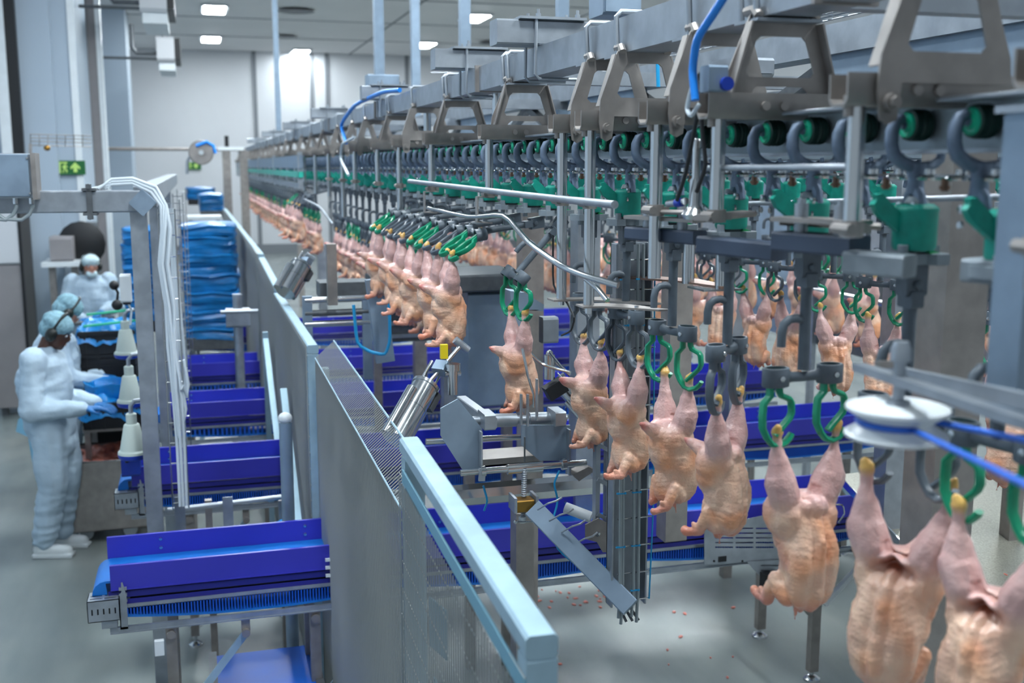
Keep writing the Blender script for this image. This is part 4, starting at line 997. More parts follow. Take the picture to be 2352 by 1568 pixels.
    for a in leg: capsule(q, a[0], .122, a[1] + Vector((0, 0, .1)), .112); capsule(q, a[1] + Vector((0, 0, .1)), .112, a[1], .1); capsule(q, a[1], .098, a[2] + Vector((-.0, 0, .04)), .084)
    for a in arms:
        capsule(q, a[0], .088, a[1], .08); w2 = a[1].lerp(a[2], .93); capsule(q, a[1], .078, w2, .056); q.ball(w2, (.05, .05, .05), 10)
    for k in range(10):                                              # collar roll round the neck
        an = 2 * PI * k / 10; q.ball((sx + .005 + .068 * math.cos(an), .078 * math.sin(an), sz + .045 + .012 * math.cos(an)), .028, 8)
    me = remeshed(q, 'coverall', cover, .012, 4)
    displace(me, lambda p, nr: p + nr * (.012 * noise.noise(Vector((p.x * 5, p.y * 5, p.z * 6))) + .007 * noise.noise(Vector((p.x * 16, p.y * 16, p.z * 5))) + .005 * noise.noise(Vector((p.x * 9, p.y * 9, p.z * 34))) + (.004 * math.sin(p.z * 75 + 5 * noise.noise(p * 5)) if p.z < .4 else 0)))
    inst('coverall', me, t)
    if glove:
        q = B()
        for a in arms: hand(q, a[2], a[2] - a[1], (0, 0, 1), .6, 1.12); capsule(q, a[1].lerp(a[2], .8), .04, a[2], .034)
        mk('gloves', q, glove_m, .0055, 2)
    if boots:
        q = B(); q2 = B()
        for a in leg:
            x, y = a[2].x, a[2].y
            capsule(q, (x - .04, y, .05), .046, (x + .14, y, .04), .042); capsule(q, (x - .035, y, .06), .045, (x - .03, y, .1), .05)
            q.bx(x - .085, x + .19, y - .045, y + .045, 0, .025); capsule(q2, (x - .02, y, .1), .048, (x - .015, y, .15), .05)
        me = mk('boots', q, boot_m, .008, 3); mk('socks', q2, sock_m, .012, 1)
    # headgear
    q = B(); q.ball(L_(-.022, 0, .048), (.108, .094, .082), 18, R); q.ball(L_(-.055, 0, .0), (.07, .085, .08), 14, R)
    if cap: q.ball(L_(0, 0, .06), (.1, .09, .062), 14, R)
    me = remeshed(q, 'hair_net', headgear, .008, 2)
    displace(me, lambda p, nr: p + nr * .005 * noise.noise(p * 30)); inst('cap' if cap else 'hair_net', me, t)
    for s_ in (-1, 1): B().ball(L_(-.004, s_ * .09, -.015), (.04, .028, .05), 12, R).build('ear_cup', muff_m, t, org=(0, 0, 0))
    B().tube([L_(-.004, .095 * math.cos(a), .0 + .135 * math.sin(a)) for a in [PI * k / 12 for k in range(13)]], .011, 8).build('headband', muff_m, t, org=(0, 0, 0))
    if beard: B().ball(L_(.05, 0, -.075), (.045, .06, .045), 12, R).build('beard_net', cap_m, t, org=(0, 0, 0))
    return t
t = person((-1.02, 7.85, 0), DG(-14), 'person in white coverall and hair net, side on, gloved hands at the meat cart', skin_d, cloth_w, net_m, hands=((.31, .07, 1.03), (.29, -.12, 1.04)), elbows=((.0, .24, 1.06), (-.01, -.25, 1.06)), headtilt=.55)
q = B(); q.prism([[(-.24, .92), (-.15, 1.02), (-.1, .98), (-.14, .9), (-.1, .62), (-.16, .58), (-.18, .8), (-.26, .84)]], .006, lambda a, b_, t_: (a, t_ + .08, b_)); q.build('apron_tie', mat('pale_blue_apron', (150, 206, 232), .5), t, org=(0, 0, 0))
person((-1.06, 8.85, 0), DG(12), 'second person in white, behind the first, head bowed with ear defenders', skin_l, cloth_w, net_m, hands=((.33, .1, 1.02), (.34, -.13, 1.0)), headtilt=.75, low=True)
person((-1.13, 12.7, 0), DG(-78), 'smiling person in white cloth cap facing the camera, hands on the bench', skin_l, cloth_w, cap_m, hands=((.34, .06, 1.08), (.36, -.14, 1.02)), elbows=((.03, .27, 1.1), (.05, -.28, 1.1)), headtilt=.15, cap=True, beard=True, low=True, sc_=1.02)

# ------------------------------------------------------------------ meat cart and crates at left
a = P(150, 1065, y=7.95); c = P(345, 1215, y=7.95); x0, x1, z1, z0 = a.x, c.x, a.z, c.z + .02
t = thing('meat_cart', 'open stainless tub cart filled with red meat, at the first person', 'cart', ((x0 + x1) / 2, 8.2, 0))
y0, y1 = 7.95, 8.5
q = B(); e = .004
q.prism([[(x0 + .02, z0), (x1 - .02, z0), (x1, z0 + .03), (x1, z1), (x0, z1), (x0, z0 + .03)]], e, lambda a_, b_, t_: (a_, y0 + t_, b_))
q.prism([[(x0 + .02, z0), (x1 - .02, z0), (x1, z0 + .03), (x1, z1), (x0, z1), (x0, z0 + .03)]], e, lambda a_, b_, t_: (a_, y1 + t_, b_))
q.bx(x0, x0 + e, y0, y1, z0 + .02, z1).bx(x1 - e, x1, y0, y1, z0 + .02, z1).bx(x0 + .02, x1 - .02, y0, y1, z0, z0 + e)
q.build('tub', steel_w, t)
B().tube([(x0, y0, z1), (x1, y0, z1), (x1, y1, z1), (x0, y1, z1)], .012, 10, closed=True).build('rim', steel_sh, t)
for (x, y) in ((x0 + .1, y0 + .1), (x1 - .14, y0 + .1), (x0 + .1, y1 - .1), (x1 - .14, y1 - .1)):
    B().bx(x - .025, x + .025, y - .02, y + .02, .07, z0 + .003).build('caster_fork', steel_w, t); B().lathe([(.045, -.02), (.05, -.01), (.05, .01), (.045, .02)], (x, y, .05), 16, 'y').build('wheel', white_p, t)
q = B()
for k in range(90): q.ball((rnd.uniform(x0 + .05, x1 - .05), rnd.uniform(y0 + .06, y1 - .05), z1 - .08 + rnd.uniform(-.03, .035)), (rnd.uniform(.03, .06), rnd.uniform(.02, .05), rnd.uniform(.015, .03)), 8, Matrix.Rotation(rnd.uniform(0, 3), 3, 'Z'))
for k in range(40): q.ball((rnd.uniform(x0 + .05, x1 - .05), y1 - .06 - rnd.uniform(0, .15), z1 - .02 + rnd.uniform(-.03, .03)), (.05, .03, .025), 8, Matrix.Rotation(rnd.uniform(0, 3), 3, 'Z'))
me = remeshed(q, 'meat', meat_m, .012, 2); o = bpy.data.objects.new('meat_pile', me); COL.objects.link(o); tag(o, 'heap of dark red meat trimmings inside the tub cart', 'meat', kind='stuff')

def crate_mesh(w_, d_, h_):
    q = B(); e = .012
    q.bx(-w_ / 2, w_ / 2, -d_ / 2, d_ / 2, 0, .012)
    for s_ in (-1, 1):
        q.bx(s_ * w_ / 2 - e / 2, s_ * w_ / 2 + e / 2, -d_ / 2, d_ / 2, 0, h_); q.bx(-w_ / 2, w_ / 2, s_ * d_ / 2 - e / 2, s_ * d_ / 2 + e / 2, 0, h_)
    q.bx(-w_ / 2 - .015, w_ / 2 + .015, -d_ / 2 - .015, -d_ / 2 + .003, h_ - .03, h_ - .005).bx(-w_ / 2 - .015, w_ / 2 + .015, -d_ / 2 - .012, -d_ / 2, h_ * .45, h_ * .5)
    q.bx(-.07, .07, -d_ / 2 - .012, -d_ / 2, h_ * .6, h_ * .8)
    for x in (-w_ / 2 + .04, -w_ / 6, w_ / 6, w_ / 2 - .04): q.bx(x - .008, x + .008, -d_ / 2 - .012, -d_ / 2, 0, h_ - .02)
    return q.mesh('crate_body', black_c)
CRM = crate_mesh(.4, .6, .19)
def film(x0, x1, y0, y1, z, m, seed, par, nm='liner_film', amp=.03, hang=.08):
    q = B(); n = 18; r = random.Random(seed); o = 0
    for i in range(n + 1):
        for j in range(n + 1):
            u, v = i / n, j / n; x = x0 + (x1 - x0) * u; y = y0 + (y1 - y0) * v; e = min(u, v, 1 - u, 1 - v)
            zz = z + amp * noise.noise(Vector((x * 14 + seed, y * 14, 0))) + (.02 if e > .15 else 0)
            if e < .01: zz -= hang + .02 * noise.noise(Vector((x * 20, y * 20, seed)))
            q.v.append(Vector((x, y, zz)))
    for i in range(n):
        for j in range(n): a_ = i * (n + 1) + j; q.f.append((a_, a_ + 1, a_ + n + 2, a_ + n + 1))
    return q.build(nm, m, par)
for (u, y, n, nm, z0) in ((256, 9.3, 5, 'back', .46), (262, 8.45, 1, 'front', .78)):
    cx = P(u + 3, 900, y=y).x
    tb = thing('crate_stand', 'low steel stand under the %s black crates' % nm, 'stand', (cx, y, 0))
    B().bx(cx - .22, cx + .22, y - .25, y + .3, z0 - .03, z0).build('top_frame', steel_w, tb)
    for sx in (-.19, .19):
        for sy in (-.22, .27): B().bx(cx + sx - .02, cx + sx + .02, y + sy - .02, y + sy + .02, 0, z0 - .03).build('leg', steel_w, tb)
    for k in range(n):
        t = thing('crate', 'black plastic crate in the %s stack, %s' % (nm, ['bottom one', 'second from bottom', 'middle one', 'second from top', 'top one under the blue and green film'][k] if n > 1 else 'lined with blue film'), 'crate', (cx, y, z0 + k * .18 + .002), 'black crates')
        inst('crate_body', CRM, t)
    zt = z0 + n * .18 + .0
    f = film(cx - .24, cx + .24, y - .32, y + .32, zt + .02, blue_bag2, int(u), None, 'film_liner', .05, .1 if n > 1 else .12)
    tag(f, 'crumpled bright blue film draped over the %s black crates' % nm, 'film')
cx = P(262, 720, y=9.1).x
for k, z in enumerate((1.45, 1.5)):
    tag(B().bar((cx - .2, 8.75 + k * .3, z), (cx + .26, 8.8 + k * .3, z + .03), .05, .012).build('green_strip', mat('film_green' + str(k), (40, 170, 130), .4), org=(cx, 8.8, z)), ['green plastic strip on the blue film, lower', 'green plastic strip on the blue film, upper'][k], 'strip')
# blue bag held open over the front crate
t = thing('blue_bag', 'open blue bag standing on the front crate, at the gloved hands', 'bag', (P(262, 900, y=8.3).x, 8.4, .95))
cx = P(258, 900, y=8.3).x; q = B(); n = 16
for (r, z) in ((.13, .93), (.17, 1.0), (.175, 1.08), (.165, 1.08), (.15, 1.0), (.1, .95)):
    for k in range(n): an = 2 * PI * k / n; rr = r + .015 * math.sin(k * 2.3 + z * 30); q.v.append(Vector((cx + rr * 1.15 * math.cos(an), 8.4 + rr * math.sin(an), z + .015 * math.sin(k * 1.7))))
for i in range(5):
    for k in range(n): q.f.append((i * n + k, i * n + (k + 1) % n, (i + 1) * n + (k + 1) % n, (i + 1) * n + k))
q.build('film', blue_bag2, t)
# bench with posts before the third person
t = thing('work_bench', 'low grey bench with uprights in front of the facing person', 'bench', (-1.0, 11.6, 0))
a = P(125, 708, y=11.6); c = P(262, 708, y=11.6)
B().bx(a.x, c.x + .1, 11.4, 11.9, .86, .9).build('bench_top', steel_w, t)
B().cyl((a.x, 11.4, 1.12), (c.x, 11.4, 1.12), .02).build('rail', steel_d, t)
for u in (135, 250):
    b0 = P(u, 720, y=11.4); B().bx(b0.x - .05, b0.x + .05, 11.38, 11.44, .9, 1.18, ch=.01).build('upright', slate_p, t)
for x in (a.x + .05, c.x): B().bx(x - .03, x + .03, 11.5, 11.56, 0, .86).build('leg', steel_w, t)
# wrapped stacks of blue crates
def wrapped(u0, u1, vt, vb, y, dy, lb, seed, tiers=9):
    a, c = P(u0, vt, y=y), P(u1, vb, y=y); zb = .0 if c.z < .6 else c.z
    t = thing('wrapped_stack', lb, 'pallet', ((a.x + c.x) / 2, y + dy / 2, zb))
    B().bx(a.x + .02, c.x - .02, y, y + dy, zb, zb + .12).build('pallet', steel_d if seed % 2 else black_c, t)
    H = a.z - zb - .12; 
    for k in range(tiers):
        q = B(); n = 28; z0 = zb + .12 + H * k / tiers; z1 = z0 + H / tiers * .97; rr = random.Random(seed * 50 + k)
        xm, ym = (a.x + c.x) / 2, y + dy / 2; hw, hd = (c.x - a.x) / 2, dy / 2; ox, oy = rr.uniform(-.012, .012), rr.uniform(-.012, .012)
        rows = ((.98, z0 - .02), (1.0, z0 + .15 * (z1 - z0)), (.985, z0 + .5 * (z1 - z0)), (1.02, z0 + .82 * (z1 - z0)), (.97, z1), (.0, z1 + (.03 if k == tiers - 1 else 0)))
        for (f, z) in rows:
            for j in range(n):
                an = 2 * PI * j / n; cx_, sy_ = math.cos(an), math.sin(an); pw = .28
                X = math.copysign(abs(cx_) ** pw, cx_) * hw * f; Y = math.copysign(abs(sy_) ** pw, sy_) * hd * f
                nn = noise.noise(Vector((X * 7 + seed, Y * 7, z * 16))) * .07
                q.v.append(Vector((xm + ox + X * (1 + nn), ym + oy + Y * (1 + nn), z + .05 * noise.noise(Vector((X * 5, Y * 5, k))))))
        for i in range(5):
            for j in range(n): q.f.append((i * n + j, i * n + (j + 1) % n, (i + 1) * n + (j + 1) % n, (i + 1) * n + j))
        q.build('wrapped_layer', blue_bag, t)
    return t
wrapped(412, 556, 520, 800, 10.6, .9, 'tall blue film-wrapped stack standing by the fence', 1, 12)
wrapped(274, 405, 528, 760, 11.0, .8, 'blue film-wrapped stack left of the tall one, behind the portal post', 2, 12)
wrapped(455, 515, 446, 500, 19.5, .9, 'smaller blue wrapped stack far back by the fence end', 3, 5)
wrapped(428, 497, 432, 470, 23, .8, 'farthest blue wrapped stack below the exit sign', 4, 4)
t = thing('far_table', 'pale table top in front of the far blue stacks', 'table', P(470, 500, y=18)); a, c = P(430, 495, y=18), P(508, 503, y=18)
B().bx(a.x, c.x, 17.6, 18.3, a.z - .05, a.z).build('table_top', white_p, t)
for x in (a.x + .05, c.x - .05): B().bx(x - .03, x + .03, 17.9, 17.96, 0, a.z - .05).build('leg', steel_w, t)
# end frame of the line
a = P(510, 345, y=20); c = P(550, 345, y=20)
t = thing('end_frame', 'grey upright frame with pale top bar where the line fades out', 'frame', (a.x, 20, 0))
for x in (a.x, c.x): B().bx(x, x + .14, 20, 20.15, 0, a.z).build('upright', steel_w, t)
B().bx(P(500, 345, y=20).x, P(560, 345, y=20).x, 19.95, 20.15, a.z, a.z + .06).build('top_bar', white_p, t); B().bx(a.x + .05, a.x + .12, 20, 20.1, a.z + .06, a.z + .25).build('stub', dark_m, t)
# tall white cabinet at the left edge
a, c = P(-40, 480, y=12.4), P(68, 700, y=12.4)
t = thing('white_cabinet', 'large white cabinet with grey lower half at the left edge', 'cabinet', (a.x, 12.4, 0))
B().bx(a.x, c.x - .06, 12.4, 13.0, P(0, 608, y=12.4).z, P(0, 455, y=12.4).z, ch=.02).build('upper_door', wall_m, t); B().bx(a.x, c.x - .06, 12.42, 13.0, .1, P(0, 610, y=12.4).z).build('lower_panel', wall_g, t)
B().bx(c.x - .06, c.x - .03, 12.38, 13.0, .1, P(0, 455, y=12.4).z).build('dark_edge', dark_m, t)
for x in (a.x + .05, c.x - .1): B().bx(x - .03, x + .03, 12.5, 12.6, 0, .1).build('foot', steel_d, t)
# second cabinet (grey) and machine at the back left
a, c = P(112, 545, y=15), P(168, 600, y=15)
t = thing('grey_machine', 'small grey machine box on a pale stand behind the facing person', 'machine', (a.x, 15, 0))
B().bx(a.x, c.x, 15, 15.5, c.z, a.z, ch=.03).build('machine_body', wall_g, t); B().bx(a.x - .1, c.x + .1, 14.9, 15.6, c.z - .06, c.z).build('top_plate', white_p, t)
for x in (a.x, c.x): B().bx(x - .04, x + .04, 15.1, 15.2, 0, c.z - .06).build('leg', steel_w, t)
a, c = P(180, 513, y=15.4), P(225, 600, y=15.4)
t = thing('grey_screen_box', 'grey box with dark round side fan behind the facing person', 'machine', (a.x, 15.4, 0))
B().bx(a.x, c.x, 15.4, 15.8, 0, a.z, ch=.03).build('machine_body', steel_d, t); B().lathe([(0, -.03), (.25, -.03), (.3, 0)], P(188, 560, y=15.38), 16, 'y').build('fan_disc', dark_m, t)
# clear bag with waste at left
p = P(18, 820, z=0); 
t = thing('clear_bag_bin', 'clear plastic bag of pale waste hanging in a frame at left edge', 'bin', (p.x, p.y, 0))
q = B(); q.ball((p.x, p.y, .5), (.34, .3, .46), 14); q.ball((p.x + .05, p.y, .25), (.36, .32, .25), 12); me = remeshed(q, 'bag', clearbag, .03, 2)
displace(me, lambda p, nr: p + nr * .04 * noise.noise(p * 7))
o = bpy.data.objects.new('bag', me); COL.objects.link(o); o.parent = t; o.location = (-p.x, -p.y, 0)
B().tube([(p.x - .35, p.y - .3, .95), (p.x + .35, p.y - .3, .95), (p.x + .35, p.y + .3, .95), (p.x - .35, p.y + .3, .95)], .02, 6, closed=True).build('frame_ring', steel_w, t)
for sx in (-.35, .35): B().cyl((p.x + sx, p.y + .3, 0), (p.x + sx, p.y + .3, .95), .02).build('leg', steel_w, t)
# ------------------------------------------------------------------ guides along the front line
V = Vector
def tube_thing(nm, pts, r, m, lb, cat, n=10, group=None):
    pts = [V(p) for p in pts]
    # round the corners a little
    out = [pts[0]]
    for i in range(1, len(pts) - 1):
        a, b_, c = pts[i - 1], pts[i], pts[i + 1]; f = .25
        for t_ in (0, .5, 1):
            p0 = b_.lerp(a, f); p2 = b_.lerp(c, f); out.append(p0.lerp(b_, t_).lerp(b_.lerp(p2, t_), t_))
    out.append(pts[-1])
    return tag(B().tube(out, r, n).build(nm, m, org=pts[0]), lb, cat, group)
tube_thing('guide_rod', [P(940, 416, x=.965), P(1240, 452, x=.965), P(1412, 470, x=.965)], .010, steel, 'long round guide rod running past the green cones, ending in a cut end', 'rod', 14)
tube_thing('guide_rod', [P(1622, 386, x=1.0), P(1950, 384, x=1.0)], .006, steel, 'flat guide rod in front of the chain, upper right', 'rod')
tube_thing('guide_rod', [P(1700, 468, x=1.35), P(2320, 452, x=1.35)], .006, steel, 'thin rod behind the near green cones', 'rod')
# bent kick-out rods
tube_thing('bent_rod', [P(985, 478, x=.95), P(1080, 500, x=.95), P(1160, 492, x=.93), P(1215, 560, x=.90), P(1290, 612, x=.9), P(1345, 634, x=.94), P(1420, 655, x=1.0)], .0085, steel_sh, 'bent polished rod pushing the rod hooks outwards, centre', 'rod', 12)
tube_thing('bent_rod', [P(1345, 640, x=.98), P(1375, 665, x=.99), P(1395, 690, x=1.0)], .007, steel_sh, 'short polished rod with welded fork beside the first steel posts', 'rod', 12)
tube_thing('bent_rod', [P(700, 458, x=.9), P(735, 475, x=.9), P(765, 515, x=.9)], .009, steel, 'small bent kick-out rod far down the line', 'rod')
t = thing('rod_bracket', 'folded steel strap holding the bent kick-out rod', 'bracket', P(1108, 455, x=.96))
q = B()
for (u, v) in ((1108, 452), (985, 440)):
    a = P(u, v, x=.96); q.bar(a + V((-.02, 0, .0)), a + V((.04, 0, 0)), .03, .004).bar(a + V((-.02, 0, 0)), a + V((-.02, 0, -.085)), .004, .03, up=(0, 1, 0)).bar(a + V((-.02, 0, -.085)), a + V((.03, -.02, -.09)), .03, .004)
q.build('strap', steel_w, t)
# pointed steel plates at the foot of the posts
def plate(loop, th, m, lb, nm='guide_plate', z=None, cat='plate'):
    pts = [P(u, v, z=z) for u, v in loop]; c = pts[0]
    return tag(B().prism([[(p.x, p.y) for p in pts]], th, lambda a, b_, t_: (a, b_, z + t_)).build(nm, m, org=c), lb, cat)
t = thing('guide_plate', 'pointed flat steel plate at the foot of the second polished post', 'plate', (.99, 2.688, 2.285))
B().prism([[(.965, 2.66), (1.02, 2.655), (1.13, 2.55), (1.16, 2.55), (1.10, 2.68), (1.04, 2.72), (.965, 2.72)]], .005, lambda a, b_, t_: (a, b_, 2.282 + t_)).build('plate', steel_w, t)
B().cyl((.99, 2.688, 2.265), (.99, 2.688, 2.296), .009, 8).cyl((1.09, 2.6, 2.28), (1.09, 2.6, 2.292), .006, 8).build('bolt', steel_sh, t)
t = thing('guide_plate', 'flat steel plate at the foot of the first polished post', 'plate', (.99, 2.912, 2.272))
B().prism([[(.96, 2.89), (1.05, 2.89), (1.2, 2.74), (1.23, 2.75), (1.12, 2.93), (.96, 2.95)]], .005, lambda a, b_, t_: (a, b_, 2.272 + t_)).build('plate', steel_w, t)
B().cyl((.99, 2.912, 2.26), (.99, 2.912, 2.285), .009, 8).build('bolt', steel_sh, t)
t = thing('guide_plate', 'curved brown-tinted steel plate right of the pointed plates', 'plate', (1.28, 2.8, 2.33))
B().prism([[(1.14, 2.95), (1.28, 2.78), (1.33, 2.6), (1.37, 2.6), (1.36, 2.8), (1.2, 3.0)]], .005, lambda a, b_, t_: (a, b_, 2.33 + t_)).build('plate', mat('heat_tinted_steel', (140, 112, 100), .4, .7), t)
B().cyl((1.30, 2.74, 2.33), (1.30, 2.74, 2.56), .017, 12).cyl((1.34, 2.62, 2.33), (1.34, 2.62, 2.58), .017, 12).bx(1.27, 1.38, 2.58, 2.68, 2.325, 2.33).build('post', steel_sh, t)
# thick dark guide bars and the plates above them
def slab(p0, p1, wd, h, m, lb, nm='guide_bar', steelcap=True, studs=2):
    p0, p1 = V(p0), V(p1); t = thing(nm, lb, 'guide bar', p0)
    B().bar(p0, p1, wd, h, ch=.004).build('dark_bar', m, t)
    if steelcap:
        up_ = V((0, 0, h / 2 + .022)); B().bar(p0 + up_, p1 + up_, wd * 1.15, .008).build('top_plate', steel_w, t)
        for k in range(studs):
            c = p0.lerp(p1, (k + .5) / studs); B().cyl(c + V((0, 0, h / 2)), c + V((0, 0, h / 2 + .05)), .012, 12).cyl(c + V((0, 0, h / 2 + .045)), c + V((0, 0, h / 2 + .058)), .008, 8).build('stud', steel, t)
    return t
slab(P(1450, 534, x=.98), P(1608, 546, x=1.06), .045, .03, slate_p, 'slate blue guide bar with steel top plate, leftmost by the sensor')
slab(P(1618, 560, x=.98), P(1790, 578, x=1.05), .05, .034, slate_p, 'slate blue guide bar in the middle, lower than the sensor plate', steelcap=False)
slab(P(1795, 552, x=1.0), P(1975, 566, x=1.06), .06, .034, slate_p, 'dark guide bar with rounded ends and steel cap, right of centre')
slab(P(1610, 500, x=.95), P(1720, 490, x=1.1), .04, .012, steel_w, 'flat steel plate with bolts at the foot of the post, right of the sensor', steelcap=False)
slab(P(1790, 508, x=1.0), P(2020, 520, x=1.15), .05, .012, steel_w, 'flat steel plate under the near green cones', steelcap=False)
slab(P(1950, 600, x=1.0), P(2090, 612, x=1.05), .05, .035, plast_l, 'grey guide block below the near cones, left one', steelcap=False)
slab(P(2230, 618, x=1.12), P(2352, 628, x=1.15), .06, .035, plast_l, 'grey guide block at the right edge below the cones', steelcap=False)
slab(P(1500, 486, x=1.0), P(1612, 488, x=1.05), .05, .01, steel_w, 'steel plate carrying the round sensor', steelcap=False)
# sensor with black cables
p = P(1597, 470, x=1.0)
t = thing('cylinder_sensor', 'small polished sensor with blue ring and black cables, beside a post', 'sensor', p)
B().lathe([(.024, -.03), (.03, -.02), (.022, -.01), (.014, 0), (.013, .05), (.009, .055), (.009, .13), (.006, .135)], p, 16).build('body', steel_sh, t)
B().cyl(P(1535, 468, x=.99), P(1575, 462, x=.99), .008, 10).build('side_fitting', steel_sh, t); B().cyl(P(1555, 466, x=.988), P(1566, 464, x=.988), .0095, 10).build('blue_ring', blue_p, t)
for k, pts in enumerate(([(1555, 460), (1575, 400), (1600, 270), (1612, 210), (1605, 170), (1622, 160)], [(1600, 440), (1622, 380), (1612, 300), (1610, 210), (1620, 170), (1635, 165)])):
    tube_thing('black_cable', [P(u, v, x=.97) for u, v in pts], .0045, cable_k, ['black sensor cable looping up, left strand', 'black sensor cable looping up, right strand'][k], 'cable', 8)
tube_thing('blue_air_hose', [P(1672, -20, x=.93), P(1640, 30, x=.93), P(1600, 90, x=.93), P(1590, 160, x=.93), P(1597, 230, x=.93)], .008, blue_tube, 'thick bright blue hose curving down at the top, right of centre', 'hose', 12)
tube_thing('clear_hose', [P(1590, 200, x=.93), P(1577, 250, x=.93), P(1587, 268, x=.93), P(1606, 240, x=.95)], .005, cable_w, 'translucent hose loop under the thick blue hose', 'hose', 8)
a = P(1618, 175, x=.95)
t = thing('air_valve', 'pale blue air valve with royal blue knob among the hoses', 'valve', a)
B().bx(a.x, a.x + .04, a.y - .02, a.y + .02, a.z - .03, a.z + .02, ch=.004).build('valve_body', steel_b, t); B().cyl((a.x + .035, a.y - .03, a.z - .015), (a.x + .035, a.y - .015, a.z - .015), .013, 14).build('knob', blue_p, t)
tube_thing('black_cable', [P(u, v, x=1.0) for u, v in ((1270, 540), (1270, 660), (1300, 690), (1320, 730), (1312, 760), (1290, 770))], .003, cable_k, 'thin black cable hanging behind the first polished post', 'cable', 8)
tube_thing('blue_air_hose', [P(918, 207, x=1.02), P(880, 210, x=1.0), P(815, 240, x=.97), P(782, 285, x=.97), P(795, 328, x=.97)], .012, blue_tube, 'bright blue hose arching beside the cabinet, left of centre', 'hose', 10)
tube_thing('clear_hose', [P(815, 315, x=.96), P(785, 330, x=.96), P(782, 365, x=.96), P(800, 402, x=.96)], .009, cable_w, 'pale hose curving under the arching blue hose', 'hose', 8)
tube_thing('blue_air_hose', [P(1510, 130, x=1.35), P(1512, 200, x=1.35)], .006, cyan_tube, 'short blue hose seen through the window plate', 'hose', 8)
# cabinets standing on the frame
def cab(u0, v0, u1, v1, x, lb, m=steel_b):
    a = P(u0, v0, x=x); c0 = P(u0, v1, x=x); w_ = (u1 - u0) / FPX * (a - CAM).dot(FW)
    t = thing('electric_cabinet', lb, 'cabinet', (a.x, a.y, c0.z))
    B().bx(a.x, a.x + w_, a.y, a.y + .16, c0.z, a.z, ch=.008).build('box', m, t); B().bx(a.x + .008, a.x + w_ - .008, a.y - .01, a.y, c0.z + .01, a.z - .01).build('door', m, t)
    return t
cab(845, 170, 918, 222, 1.3, 'grey-blue cabinet standing above the beam, left of centre')
cab(1386, -25, 1480, 32, 1.55, 'light blue cabinet cut off by the top of the photo')
cab(1690, 130, 1790, 175, 1.5, 'steel panel box behind the near window plate', steel)
# ceiling posts
for k, (u, x, w_, y0) in enumerate(((637, 1.25, .075, 3.0), (872, 1.98, .10, 2.9), (955, 1.98, .075, 2.9), (1068, 1.98, .075, 2.9), (1290, 1.98, .06, 2.9))):
    p = P(u, 200, x=x); 
    tag(B().bx(p.x - w_ / 2, p.x + w_ / 2, p.y - w_ / 2, p.y + w_ / 2, y0, ZC, ch=.004).build('ceiling_post', steel_b, org=(p.x, p.y, y0)),
        ['thin square post from ceiling to the far line, leftmost', 'pale blue square post rising behind the cabinet', 'square post from the ceiling, second right of the cabinet', 'square post from the ceiling behind the second cross beam', 'square post from the ceiling behind the nearest cross beam'][k], 'post')
# cable trays with blue hoses, upper right
t = thing('wire_tray', 'wire cable tray with blue hoses above the second beam, top right', 'cable tray', (2.05, 2.5, 3.2))
q = B(); 
for dx in (0, .05, .1, .15, .2): q.cyl((1.99 + dx, 1.4, 3.16), (1.99 + dx, 6, 3.16), .003, 6)
for dz in (.03, .06): q.cyl((1.99, 1.4, 3.16 + dz), (1.99, 6, 3.16 + dz), .003, 6).cyl((2.19, 1.4, 3.16 + dz), (2.19, 6, 3.16 + dz), .003, 6)
for k in range(46): y = 1.4 + k * .1; q.tube([(1.99, y, 3.22), (1.99, y, 3.16), (2.19, y, 3.16), (2.19, y, 3.22)], .003, 5)
q.build('wire_basket', steel, t)
for k in range(4): tube_thing('tray_hose', [(2.02 + k * .04, 1.4, 3.172 + .008 * (k % 2)), (2.03 + k * .035, 2.8, 3.175), (2.02 + k * .04, 6, 3.175)], .008, [cyan_tube, cable_g, cyan_tube, cable_w][k], ['blue hose in the top right tray, outer', 'grey cable in the top right tray', 'blue hose in the top right tray, inner', 'white cable in the top right tray'][k], 'hose')
t = thing('wire_tray', 'small wire tray beside the second cross beam', 'cable tray', P(990, 150, x=1.5)); q = B()
for v in (134, 148, 160, 167): q.cyl(P(990, v, x=1.5), P(1040, v, x=1.5), .004, 5)
q.build('wire_basket', steel, t)
# ------------------------------------------------------------------ columns and frames behind
def colm(u, vt, x, w_, zb, lb, m=steel, zt=None):
    p = P(u, vt, x=x); z1 = p.z if zt is None else zt
    return tag(B().bx(p.x - w_ / 2, p.x + w_ / 2, p.y - w_ / 2, p.y + w_ / 2, zb, z1, ch=.005).build('steel_column', m, org=(p.x, p.y, zb)), lb, 'column')
colm(1218, 480, 1.75, .12, .8, 'square steel column behind the slanting shackle', steel_w)
colm(1345, 500, 1.75, .11, .8, 'square steel column between the polished posts and the slanting shackle', steel)
colm(1560, 480, 1.75, .09, 1.2, 'square steel column behind the overlapping green hooks', steel_w)
colm(2190, 560, 1.62, .11, 0, 'thick grey steel column behind the near shackles, right', steel_w, 2.7)
colm(962, 640, 1.75, .1, .8, 'square steel column behind the raised row of chickens', steel_w)
colm(1030, 640, 1.4, .085, 1.1, 'square steel upright above the white-striped cylinder', steel)
colm(2075, 480, 2.75, .09, .9, 'slim column of the rear line', steel, 2.85)
colm(1700, 420, 2.75, .09, .9, 'slim rear column left of the dark rod', steel, 2.85)
colm(1480, 430, 2.75, .09, .9, 'slim rear column behind the polished posts', steel, 2.85)
colm(738, 560, 1.5, .1, 0, 'grey column under the far line, left of centre', steel)
colm(690, 560, 1.9, .1, 0, 'dim column under the far line, leftmost', steel_w)
t = thing('machine_cabinet', 'grey steel machine body with dark top beam behind the free chicken', 'machine', (1.5, 5.2, 1.1))
